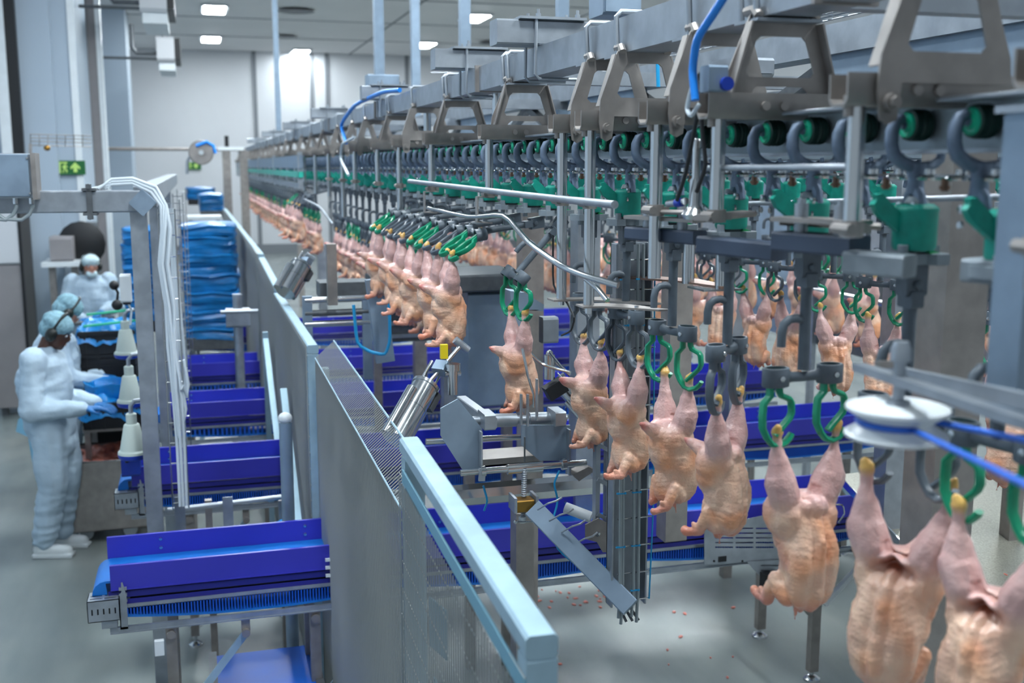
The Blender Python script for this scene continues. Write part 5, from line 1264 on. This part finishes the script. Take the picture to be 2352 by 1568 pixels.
a, c = P(1075, 660, y=5.2), P(1192, 930, y=5.2); B().bx(a.x, c.x, 5.2, 5.55, c.z, a.z - .03, ch=.01).build('housing', steel_b, t)
B().bx(P(1030, 660, y=5.15).x, P(1200, 660, y=5.15).x, 5.12, 5.6, P(1075, 668, y=5.2).z, P(1075, 628, y=5.2).z, ch=.01).build('top_beam', steel_d, t)
for x in (a.x + .03, c.x - .03): B().bx(x - .025, x + .025, 5.3, 5.35, 0, c.z).build('leg', steel_w, t)
t = thing('machine_cabinet', 'dark slotted machine housing under the blurred chickens, left of the free chicken', 'machine', (1.3, 6.9, 1.1))
a, c = P(860, 640, y=6.9), P(1040, 780, y=6.9); B().bx(a.x, c.x, 6.9, 7.3, c.z, a.z, ch=.01).build('housing', steel_d, t)
for k in range(5): zz = c.z + (a.z - c.z) * (k + .5) / 5; B().bx(a.x + .05, c.x - .05, 6.885, 6.9, zz - .012, zz + .012).build('slat', steel, t)
for x in (a.x + .03, c.x - .03): B().bx(x - .025, x + .025, 7.0, 7.05, 0, c.z).build('leg', steel_w, t)
# far shroud over the line (blue-white box with teal stripe)
t = thing('line_shroud', 'long pale shroud with teal stripe over the far end of the line', 'shroud', (.98, 10.5, 2.45))
B().bx(.90, .93, 9.8, 19, 2.63, 2.745).build('upper_sheet', steel_b, t); B().bx(.89, .93, 9.8, 19, 2.55, 2.60).build('teal_strip', mat('teal_strip', (50, 185, 165), .4), t); B().bx(.90, .93, 9.8, 19, 2.45, 2.50).build('lower_rail', steel, t)
for y in (9.82, 13, 16, 18.9): B().bx(.89, .93, y, y + .05, 2.45, 2.77).build('end_upright', steel, t)
# third row of birds, farther right
y = 3.7
for k in range(16):
    t, pts = shackle(3.15, y, 'green' if k % 3 == 1 else 'grey', DG(rnd.uniform(-120, -60)), 0, 0, 'shackle of the third line deep behind the rear one', s=1, detail=1, grp='third line shackles')
    bird(BL[k % 3], pts, DG(rnd.uniform(-40, 40)), (0, 0), 1, 'chicken of the third line deep behind the rear one', 'third line chickens'); y += .31
t = thing('roller_track', 'steel track of the third line, deep behind', 'rail', (3.15, 3.4, 2.6))
B().bx(3.12, 3.18, 3.3, 9, 2.60, 2.66).bx(3.12, 3.18, 3.3, 9, 2.86, 2.94).build('track_beam', steel, t)
for y in (3.6, 6.1, 8.8): B().bx(3.2, 3.26, y, y + .06, 0, 2.94).build('upright', steel_w, t)
t = thing('rear_enclosure', 'row of dark steel machine panels deep behind the third line', 'machine', (4.7, 3, 1.2))
for k in range(7):
    y = 3.0 + k * 1.15; z1 = 2.75 + .1 * (k % 3)
    B().bx(4.7, 4.78, y, y + 1.08, 1.25, z1, ch=.01).build('panel', [steel_d, steel_b, steel_w][k % 3], t); B().bx(4.66, 4.70, y + 1.08, y + 1.14, 0, 2.95).build('upright', steel, t)
    if k % 2: B().bx(4.62, 4.70, y + .2, y + .7, 2.0, 2.4, ch=.01).build('access_box', steel, t)
B().bx(4.64, 4.78, 2.9, 11.1, 2.95, 3.05).build('top_beam', steel, t); B().cyl((4.6, 2.9, 1.7), (4.6, 11, 1.7), .03, 10).build('pipe', steel_sh, t)
# ------------------------------------------------------------------ tilting machine below the kick-out
Y = 3.35
t = thing('transfer_machine', 'steel transfer machine with blue-grey side plates, rollers and threaded spindle, below the free chicken', 'machine', (1.03, Y, 0))
def pf(y): return lambda a, b_, t_: (P(a, b_, y=y) + V((0, t_, 0)))[:]
B().prism([[(1012, 938), (1052, 916), (1108, 985), (1108, 1078), (1062, 1078), (1012, 1000)]], .006, pf(Y - .1)).build('left_side_plate', steel_b, t)
B().prism([[(1198, 976), (1310, 976), (1310, 1088), (1300, 1088), (1300, 1058), (1240, 1058), (1198, 1022)]], .006, pf(Y - .1)).build('right_side_plate', steel_b, t)
B().bar(P(1104, 990, y=Y - .12), P(1104, 1100, y=Y - .12), .006, .03, up=(0, 1, 0)).bar(P(1306, 985, y=Y - .12), P(1306, 1088, y=Y - .12), .006, .03, up=(0, 1, 0)).build('plate_flange', steel, t)
q = B().cyl(P(1072, 966, y=Y - .05), P(1300, 960, y=Y - .05), .014, 16).cyl(P(1120, 966, y=Y - .05), P(1185, 964, y=Y - .05), .022, 18).cyl(P(1215, 962, y=Y - .05), P(1280, 960, y=Y - .05), .022, 18)
q.build('upper_roller', steel, t)
B().bx(P(1110, 950, y=Y - .1).x, P(1135, 950, y=Y - .1).x, Y - .12, Y - .03, P(1110, 986, y=Y - .1).z, P(1110, 950, y=Y - .1).z, ch=.004).build('bearing_block', steel, t)
B().bx(P(1272, 950, y=Y - .1).x, P(1296, 950, y=Y - .1).x, Y - .12, Y - .03, P(1272, 978, y=Y - .1).z, P(1272, 944, y=Y - .1).z, ch=.004).build('bearing_block', steel, t)
B().bar(P(1060, 920, y=Y + .25), P(1130, 972, y=Y - .1), .035, .035, ch=.003).build('slanted_arm', steel, t)
B().cyl(P(978, 1014, y=Y), P(1195, 1003, y=Y), .010, 14).build('middle_rod', steel_sh, t)
q = B().cyl(P(1058, 1086, y=Y - .15), P(1346, 1062, y=Y - .15), .0105, 16).cyl(P(1165, 1078, y=Y - .15), P(1245, 1071, y=Y - .15), .0165, 18).cyl(P(1104, 1083, y=Y - .15), P(1114, 1082, y=Y - .15), .018, 14).cyl(P(1290, 1066, y=Y - .15), P(1300, 1065, y=Y - .15), .019, 14)
q.build('lower_shaft', steel_sh, t)
B().bar(P(1108, 1075, y=Y - .16), P(1106, 1104, y=Y - .16), .02, .01, up=(0, 1, 0)).build('shaft_lug', steel, t)
# threaded spindle
s0, s1 = P(1205, 1060, y=Y - .16), P(1202, 1190, y=Y - .16); n = 46; pts, rs = [], []
for i in range(n + 1): pts.append(s0.lerp(s1, .1 + .88 * i / n)); rs.append(.0068 if i % 2 else .0092)
B().tube(pts, rs, 14).build('threaded_spindle', steel, t, smooth=0); B().cyl(s0 + V((0, 0, .08)), s0, .0028, 8).build('pin', steel_d, t)
B().bx(P(1184, 1146, y=Y - .18).x, P(1223, 1146, y=Y - .18).x, Y - .2, Y - .15, P(1184, 1174, y=Y - .18).z, P(1184, 1147, y=Y - .18).z, ch=.003).build('brass_nut', brass, t, label='brass block threaded on the spindle')
B().bx(P(1176, 1140, y=Y - .18).x, P(1182, 1140, y=Y - .18).x, Y - .21, Y - .14, P(1184, 1172, y=Y - .18).z, P(1184, 1138, y=Y - .18).z).bx(P(1225, 1140, y=Y - .18).x, P(1231, 1140, y=Y - .18).x, Y - .21, Y - .14, P(1184, 1172, y=Y - .18).z, P(1184, 1138, y=Y - .18).z).build('nut_cheek', steel, t)
B().cyl(P(1200, 1186, y=Y - .16), P(1200, 1199, y=Y - .16), .012, 14).build('white_collar', white_p, t); q = B().cyl(P(1184, 1198, y=Y - .17), P(1272, 1198, y=Y - .17), .003, 8)
for u in (1184, 1272): q.ball(P(u, 1198, y=Y - .17), .007, 8)
q.build('spindle_handle', steel_sh, t)
a, c = P(1178, 1170, y=Y + .02), P(1218, 1340, y=Y + .02)
B().bx(a.x, c.x, Y - .02, Y + .05, 0, a.z, ch=.004).build('main_column', steel_w, t)
# octagonal transverse beam
p0, p1 = P(1010, 1142, y=Y + .0), P(1355, 1128, y=Y + .0); p1.z = p0.z
q = B(); q.tube([p0, p1], .037, 8); q.build('transverse_beam', steel_sh, t, smooth=0)
tp = P(1180, 1040, y=Y + .05); q = B(); a = P(1085, 1072, y=Y); c = P(1240, 1042, y=Y); q.bx(a.x, c.x, Y, Y + .2, c.z - .03, c.z - .025).bx(a.x, c.x, Y, Y + .004, c.z - .03, c.z - .005).build('channel_tray', steel_w, t)
for (u, v0, v1) in ((1197, 905, 975), (1212, 905, 978), (1233, 870, 965)): q = B().bar(P(u, v0, y=Y - .14), P(u, v1, y=Y - .14), .006, .012, up=(0, 1, 0)).build('guide_strip', steel, t)
B().tube([P(1200, 800, y=Y - .1), P(1212, 860, y=Y - .12), P(1226, 905, y=Y - .12), P(1226, 935, y=Y - .12)], .0045, 8).build('bent_guide', steel_sh, t)
tube_thing('blue_air_hose', [P(1285, 1080, y=Y - .18), P(1272, 1110, y=Y - .18), P(1282, 1150, y=Y - .18), P(1268, 1200, y=Y - .2), P(1278, 1260, y=Y - .25), P(1340, 1310, y=Y - .3)], .0035, cyan_tube, 'thin cyan hose snaking round the beam and down the slanted tube', 'hose', 8)
tube_thing('blue_air_hose', [P(1110, 1115, y=Y - .12), P(1120, 1150, y=Y - .12), P(1112, 1172, y=Y - .1)], .0035, cyan_tube, 'thin cyan hose wrapped on the left part of the octagonal beam', 'hose', 8)
# slanted tube and vertical cable column
Y2 = 3.0
t = thing('slanted_tube', 'pale square tube slanting down right to the cable column', 'tube', P(1215, 1170, y=Y2))
B().bar(P(1225, 1168, y=Y2 + .1), P(1448, 1395, y=Y2 - .15), .06, .06, up=(0, 1, 0), ch=.003).build('box_section', steel_b, t)
for (u, v) in ((1235, 1170), (1262, 1196), (1290, 1222), (1318, 1250)):
    a = P(u, v, y=Y2 - .0); B().tube([a, a + V((.02, -.04, .03)), a + V((.045, -.04, .035)), a + V((.075, 0, .03))], .003, 6).build('wire_clip', steel, t)
t = thing('cable_column', 'steel channel column with ladder rungs, cables and blue cable ties, hanging in the middle', 'column', P(1450, 1400, y=2.85))
y = 2.88; xa, xb = P(1408, 1100, y=y).x, P(1490, 1100, y=y).x; zt, zb = P(1440, 560, y=y).z, P(1450, 1390, y=y).z
B().bx(xa, xb, y + .04, y + .045, zb, zt).bx(xa, xa + .005, y, y + .045, zb, zt).bx(xb - .005, xb, y, y + .045, zb, zt).build('channel', steel, t)
q = B(); z = zb + .02
me = B().cyl((xa + .015, y - .004, 0), (xb + .01, y - .004, 0), .0022, 6).mesh('rung', steel_sh, (0, 0, 0))
while z < zt: o = inst('rung', me, t); o.location = (-t.location.x, -t.location.y, z - t.location.z); z += .085
for k, dx in enumerate((.02, .028, .062, .078)):
    z0 = zb - .03 - .02 * (k % 2); q = B().tube([(xa + dx, y - .01, z0), (xa + dx + .004, y - .01, z0 + .1), (xa + dx, y - .01, zb + .4), (xa + dx + .003, y - .01, zb + .7), (xa + dx, y - .01, zt)], .005, 8)
    q.build('grey_cable', cable_g, t)
B().tube([(xb + .005, y - .01, zb + .02), (xb + .012, y - .01, zb + .3), (xb + .0, y - .01, zt)], .0025, 6).build('cyan_hose', cyan_tube, t)
for k, v in enumerate((640, 745, 865, 1128, 1250, 1352)):
    for dx in (.02, .068): 
        p = V((xa + dx, y - .012, P(1450, v, y=y).z)); B().bar(p - V((.012, 0, 0)), p + V((.014, 0, 0)), .006, .004).ball(p + V((.014, -.002, .0)), .004, 6).build('cable_tie', cyan_tube, t)
for k in range(3): B().bar((xa + .03 + k * .015, y + .02, zb), (xa + .05 + k * .02, y + .0, zb - .05), .003, .008).build('cut_end', steel_d, t)
# ladder-like side frame right of the machine
t = thing('side_frame', 'steel ladder-like frame with angled foot plate beside the cable column', 'frame', P(1385, 1240, y=3.1))
y = 3.1
q = B().bx(P(1370, 1000, y=y).x, P(1380, 1000, y=y).x, y, y + .03, P(1375, 1240, y=y).z, P(1375, 1010, y=y).z).bx(P(1395, 1000, y=y).x, P(1412, 1000, y=y).x, y, y + .03, P(1375, 1270, y=y).z, P(1375, 1010, y=y).z).build('upright', steel, t)
for v in (1020, 1100, 1180): B().bar(P(1372, v, y=y), P(1410, v + 20, y=y), .01, .012).build('rung', steel, t)
B().prism([[(1345, 1205), (1375, 1190), (1412, 1210), (1412, 1268), (1385, 1268), (1372, 1245), (1345, 1238)]], .006, pf(y - .03)).build('foot_plate', steel_w, t)
q = B()
for (u, v) in ((1405, 1200), (1405, 1245), (1372, 1225)): q.lathe([(.009, 0), (.008, -.006), (0, -.007)], P(u, v, y=y - .03), 10, 'y')
q.build('bolt', steel_sh, t)
B().cyl(P(1298, 1165, y=3.2), P(1358, 1188, y=3.15), .018, 14).build('white_roller', white_p, t)
B().prism([[(1315, 1090), (1352, 1072), (1368, 1080), (1330, 1105)]], .05, pf(y + .1)).build('gusset', steel_w, t)
# polished pneumatic cylinders
def pneu(ua, va, ub, vb, uc, vc, y, r, lb):
    a, b_, c = P(ua, va, y=y - .12), P(ub, vb, y=y), P(uc, vc, y=y + .06); d = (b_ - a).normalized(); sd = d.cross(V((0, 1, 0))).normalized()
    t = thing('cylinder_drive', lb, 'cylinder', a)
    B().cyl(a, b_, r, 28).cyl(b_, b_ + d * .012, r * 1.08, 28).cyl(b_ - d * .09, b_ - d * .085, r * 1.03, 28).build('barrel', steel_sh, t)
    off = sd * r * .95 + V((0, -r * .5, 0)); B().cyl(a + off, b_ + off - d * .03, r * .42, 18).cyl(a - off * .9, b_ - off * .9 - d * .03, r * .42, 18).build('side_tube', steel_sh, t)
    B().cyl(b_, c, r * .16, 12).cyl(b_ + sd * r * .5, b_ + sd * r * .5 + d * .1, r * .14, 10).cyl(b_ - sd * r * .6, b_ - sd * r * .6 + d * .07, r * .1, 10).build('piston_rod', steel_sh, t)
    m_ = b_.lerp(c, .45); B().bar(m_ - d * .02, m_ + d * .02, r * 1.1, r * .9, ch=.003).build('clamp_block', steel_b, t)
    B().bar(b_ - sd * r * 1.1 - d * .06, b_ - sd * r * 1.1 + d * .01, r * .6, r * .5).build('port_block', steel_d, t)
    B().cyl(c - sd * .03, c + sd * .03, r * .3, 12).build('rod_eye', steel, t)
    return t
pneu(908, 1010, 975, 890, 1060, 792, 3.5, .045, 'big polished steel cylinder slanting up beside the fence, centre')
pneu(655, 672, 690, 612, 712, 590, 6.6, .06, 'smaller blurred polished cylinder slanting up farther along the fence')
pneu(1400, 1010, 1300, 895, 1282, 870, 3.75, .03, 'dark-headed polished cylinder slanting the other way behind the first chickens')
t = thing('rod_fitting', 'cluster of polished fittings right of the big cylinder rod', 'fitting', P(1040, 880, y=3.5))
q = B().cyl(P(1040, 905, y=3.5), P(1040, 845, y=3.5), .018, 14).cyl(P(1040, 850, y=3.5), P(1040, 835, y=3.5), .026, 14).cyl(P(1022, 858, y=3.5), P(1058, 856, y=3.5), .01, 10).build('fitting_body', steel_sh, t)
B().bx(P(1010, 800, y=3.5).x, P(1026, 800, y=3.5).x, 3.48, 3.5, P(1010, 822, y=3.5).z, P(1010, 790, y=3.5).z).build('yellow_tag', mat('yellow_tag', (230, 205, 30), .5), t)
t = thing('gear_head', 'dark fittings and thin rods left of the first dark-hooked chicken', 'fitting', P(1280, 840, y=3.6))
q = B().cyl(P(1262, 870, y=3.6), P(1262, 815, y=3.6), .02, 12).cyl(P(1275, 830, y=3.6), P(1310, 862, y=3.55), .006, 8).cyl(P(1262, 808, y=3.55), P(1296, 850, y=3.55), .004, 8).ball(P(1262, 812, y=3.6), .014, 8).build('fitting_body', steel_sh, t)
B().bar(P(1255, 905, y=3.6), P(1295, 880, y=3.6), .05, .05).build('dark_block', dark_m, t)
tube_thing('long_thin_rod', [P(1200, 792, y=3.5), P(1245, 838, y=3.5), P(1310, 855, y=3.4)], .005, steel_sh, 'long thin bent rod below the bent kick-out rod', 'rod', 8)
a, c = P(1248, 730, y=3.9), P(1283, 788, y=3.9)
tag(B().bx(a.x, c.x, 3.9, 3.96, c.z, a.z, ch=.008).build('cover_box', steel, org=c), 'square steel cover with rounded corners on the column, centre', 'box')
t = thing('machine_head', 'sloped steel machine head behind the free chicken', 'machine', P(1190, 700, y=3.9))
B().prism([[(1172, 668), (1205, 672), (1250, 700), (1248, 715), (1215, 712), (1210, 760), (1180, 780)]], .1, pf(3.9)).build('sloped_cover', steel_b, t); B().bx(P(1205, 712, y=3.9).x, P(1238, 712, y=3.9).x, 3.9, 4.0, 0, P(1205, 712, y=3.9).z).build('column', steel_w, t)
t = thing('machine_base', 'steel transfer frame with rollers under the blurred chickens, left of centre', 'frame', P(780, 700, y=5.6))
for v in (690, 720, 745): B().cyl(P(700, v, y=5.8), P(850, v - 6, y=5.8), .018, 10).build('cross_rod', steel_sh if v != 720 else steel_d, t)
for u in (705, 842): B().bar(P(u, 680, y=5.8), P(u + 4, 870, y=5.8), .05, .03, up=(0, 1, 0)).build('side_plate', steel_b, t)
B().bar(P(760, 560, y=5.7), P(764, 700, y=5.7), .05, .05).build('upright', steel_w, t); B().bx(P(735, 660, y=5.9).x, P(850, 660, y=5.9).x, 5.9, 6.1, P(735, 685, y=5.9).z, P(735, 650, y=5.9).z).build('dark_beam', steel_d, t)
B().bar(P(860, 640, y=5.3), P(885, 830, y=5.3), .09, .05, up=(0, 1, 0)).build('tapered_post', steel_b, t)
tube_thing('blue_air_hose', [P(812, 700, y=5.2), P(820, 790, y=5.2), P(850, 808, y=5.2), P(885, 815, y=5.2), P(897, 780, y=5.2), P(890, 620, y=5.2)], .008, cyan_tube, 'cyan hose looping under the blurred chickens, left of centre', 'hose', 8)
# ------------------------------------------------------------------ right side: slotted guard, gauge, strut, chute, pulley, post
Yg = 4.42
t = thing('slotted_guard', 'pale steel guard with rows of slots on the right end of the nearest conveyor', 'guard', P(1620, 1290, y=Yg))
def slots(u0, u1, v0, v1, nc, nr, su=.06, sv=.34):
    L2 = []
    for i in range(nc):
        for j_ in range(nr):
            a0 = u0 + (u1 - u0) * (i + su) / nc; a1 = u0 + (u1 - u0) * (i + 1 - su) / nc; b0 = v0 + (v1 - v0) * (j_ + sv) / nr; b1 = v0 + (v1 - v0) * (j_ + 1 - sv) / nr
            L2.append([(a0, b0), (a1, b0), (a1, b1), (a0, b1)])
    return L2
B().prism([[(1618, 1212), (1795, 1175), (1800, 1262), (1800, 1330), (1765, 1330), (1716, 1290), (1618, 1296)]] + slots(1640, 1780, 1208, 1262, 3, 5), .004, pf(Yg)).build('slotted_sheet', steel, t)
B().prism([[(1800, 1180), (1930, 1162), (1932, 1278), (1800, 1290)]] + slots(1812, 1880, 1200, 1270, 1, 5), .004, pf(Yg + .1)).build('end_sheet', steel, t)
B().prism([[(1716, 1290), (1800, 1285), (1800, 1350), (1770, 1350)]] + slots(1745, 1795, 1292, 1328, 1, 3), .004, pf(Yg - .01)).build('lower_sheet', steel, t)
q = B()
for u in (1640, 1652, 1705): q.lathe([(.006, 0), (.005, -.004), (0, -.005)], P(u, 1288, y=Yg), 8, 'y')
q.bx(P(1650, 1280, y=Yg).x, P(1668, 1280, y=Yg).x, Yg - .004, Yg, P(1650, 1290, y=Yg).z, P(1650, 1278, y=Yg).z).build('rivet', dark_m, t)
p = P(1786, 1330, y=Yg - .06); B().lathe([(.0, -.02), (.026, -.02), (.03, -.01), (.03, .02), (0, .02)], p, 20, 'y').build('gauge', dark_m, t); B().lathe([(0, -.022), (.02, -.022), (.02, -.02)], p, 18, 'y').build('gauge_dial', white_p, t)
B().bx(P(1755, 1320, y=Yg - .05).x, P(1775, 1320, y=Yg - .05).x, Yg - .06, Yg - .01, P(1755, 1352, y=Yg).z, P(1755, 1310, y=Yg).z).build('motor', dark_m, t)
q = B().bar(P(1795, 1330, y=Yg + .0), P(1862, 1405, y=Yg + .1), .02, .04).build('slanted_leg_brace', steel_w, t)
t = thing('white_strut', 'white flat strut slanting below the right end of the nearest conveyor', 'strut', P(1900, 1380, y=4.4))
B().bar(P(1893, 1388, y=4.4), P(1975, 1298, y=4.45), .02, .026, up=(0, 1, 0)).build('strut_bar', white_p, t)
B().bar(P(1975, 1270, y=4.47), P(1978, 1300, y=4.45), .02, .02, up=(0, 1, 0)).cyl(P(1970, 1272, y=4.44), P(1970, 1272, y=4.5), .02, 12).build('strut_bracket', steel_w, t)
tube_thing('wire_hook', [P(1900, 1160, y=4.42), P(1936, 1158, y=4.42), P(1940, 1180, y=4.42), P(1925, 1200, y=4.42)], .004, steel_sh, 'small bent steel hook on the conveyor end, right of the slotted guard', 'hook', 8)
# slanted chute
chm = mat('speckled_chute_steel', (138, 136, 126), .35, .35, var=.2, vs=140)
c4 = [P(1922, 1092, z=1.22), P(2420, 1085, z=1.22), P(2420, 1560, z=.72), P(2262, 1458, z=.72)]
c4[0] = P(1922, 1092, y=4.25); c4[3] = P(2262, 1458, y=3.05); c4[1] = c4[0] + V((1.3, .1, 0)); c4[2] = c4[3] + V((1.2, .1, 0))
nrm = (c4[1] - c4[0]).cross(c4[3] - c4[0]).normalized() * -.004
t = thing('slanted_chute', 'wide slanted stainless chute with wet speckles at right, behind the near chickens', 'chute', c4[3])
q = B(); q.add([p for p in c4] + [p + nrm for p in c4], [(0, 1, 2, 3), (7, 6, 5, 4), (0, 4, 5, 1), (1, 5, 6, 2), (2, 6, 7, 3), (3, 7, 4, 0)]); q.build('sheet', chm, t)
B().bar(c4[0], c4[3], .006, .035).build('edge', steel_sh, t); B().bar(c4[3] - V((0, 0, .02)), c4[2] - V((0, 0, .02)), .012, .05).build('lower_lip', dark_m, t)
for f in (.15, .8): p = c4[0].lerp(c4[3], f); B().bx(p.x + .3, p.x + .35, p.y, p.y + .05, 0, p.z - .02).build('leg', steel_w, t)
for k in range(14):
    f, g = rnd.uniform(.05, .9), rnd.uniform(.03, .5); p = c4[0].lerp(c4[3], f) + (c4[1] - c4[0]) * g * .6 + V((0, 0, .004))
    o = B().ball(p, (rnd.uniform(.006, .02), rnd.uniform(.004, .01), .003), 8, Matrix.Rotation(rnd.uniform(0, 3), 3, 'Z')).build('meat_scrap', scrap_m, org=p)
    tag(o, 'small pink meat scrap lying on the slanted chute', 'scrap', 'meat scraps on the chute')
# pulley with blue rope
p = P(2060, 968, d=1.5)
t = thing('rope_pulley', 'large white plastic rope pulley at right foreground', 'pulley', p)
B().lathe([(.016, .0245), (.058, .0245), (.069, .021), (.0695, .017), (.062, .012), (.05, .004), (.0475, 0), (.05, -.004), (.062, -.012), (.0695, -.017), (.069, -.021), (.058, -.0245), (.016, -.0245)], p, 48).build('wheel', white_p, t)
B().lathe([(.016, -.03), (.016, .03)], p, 20).cyl(p, p + V((0, 0, .11)), .008, 12).lathe([(.014, .085), (.014, .1), (.01, .112), (0, .113)], p, 12).build('axle', steel, t)
r_ = .052; pts = []
for k in range(15): an = math.radians(60 + 200 * k / 14); pts.append(p + V((r_ * math.cos(an), r_ * math.sin(an), 0)))
e0 = P(2400, 1135, d=1.05); e1 = P(2400, 1020, d=1.35)
tag(B().tube([e1] + pts + [e0], .0042, 10).build('blue_rope', mat('rope_blue', (36, 100, 205), .5), org=p), 'smooth blue rope running round the white pulley', 'rope')
t = thing('pulley_arm', 'pair of flat grey bars carrying the white pulley', 'arm', p + V((0, 0, .09)))
B().bar(P(1972, 842, d=1.62), P(2400, 985, d=1.15), .02, .012).build('front_bar', steel, t); B().bar(P(2035, 850, d=1.72), P(2400, 930, d=1.3), .014, .02).build('rear_bar', steel, t)
B().cyl(P(2040, 845, d=1.62), P(2040, 828, d=1.62), .02, 12).build('nut', steel_w, t)
# right hand post
a = P(2358, 300, d=1.45)
t = thing('machine_post', 'broad blurred blue-grey steel post at the right edge', 'post', (a.x, a.y, 2.3))
B().bx(a.x - .012, a.x + .07, a.y - .03, a.y + .03, 2.30, 2.72, ch=.004).build('post_tube', steel_b, t); B().bx(a.x - .02, a.x + .08, a.y - .04, a.y + .04, 2.72, 2.73).build('cap_plate', steel, t)
# floor scraps
for k in range(46):
    u, v = (rnd.uniform(1225, 1420), rnd.uniform(1345, 1400)) if k < 30 else (rnd.uniform(1230, 1700), rnd.uniform(1380, 1560))
    p = P(u, v, z=0); s_ = rnd.uniform(.006, .02)
    tag(B().ball((p.x, p.y, .004), (s_, s_ * .6, .005), 8, Matrix.Rotation(rnd.uniform(0, 3), 3, 'Z')).build('meat_scrap', scrap_m, org=p), 'tiny pink meat scrap on the floor' + (' near the column foot' if k < 30 else ' in front of the slotted guard'), 'scrap', 'meat scraps on the floor')
# dark puddle marks and pink stains
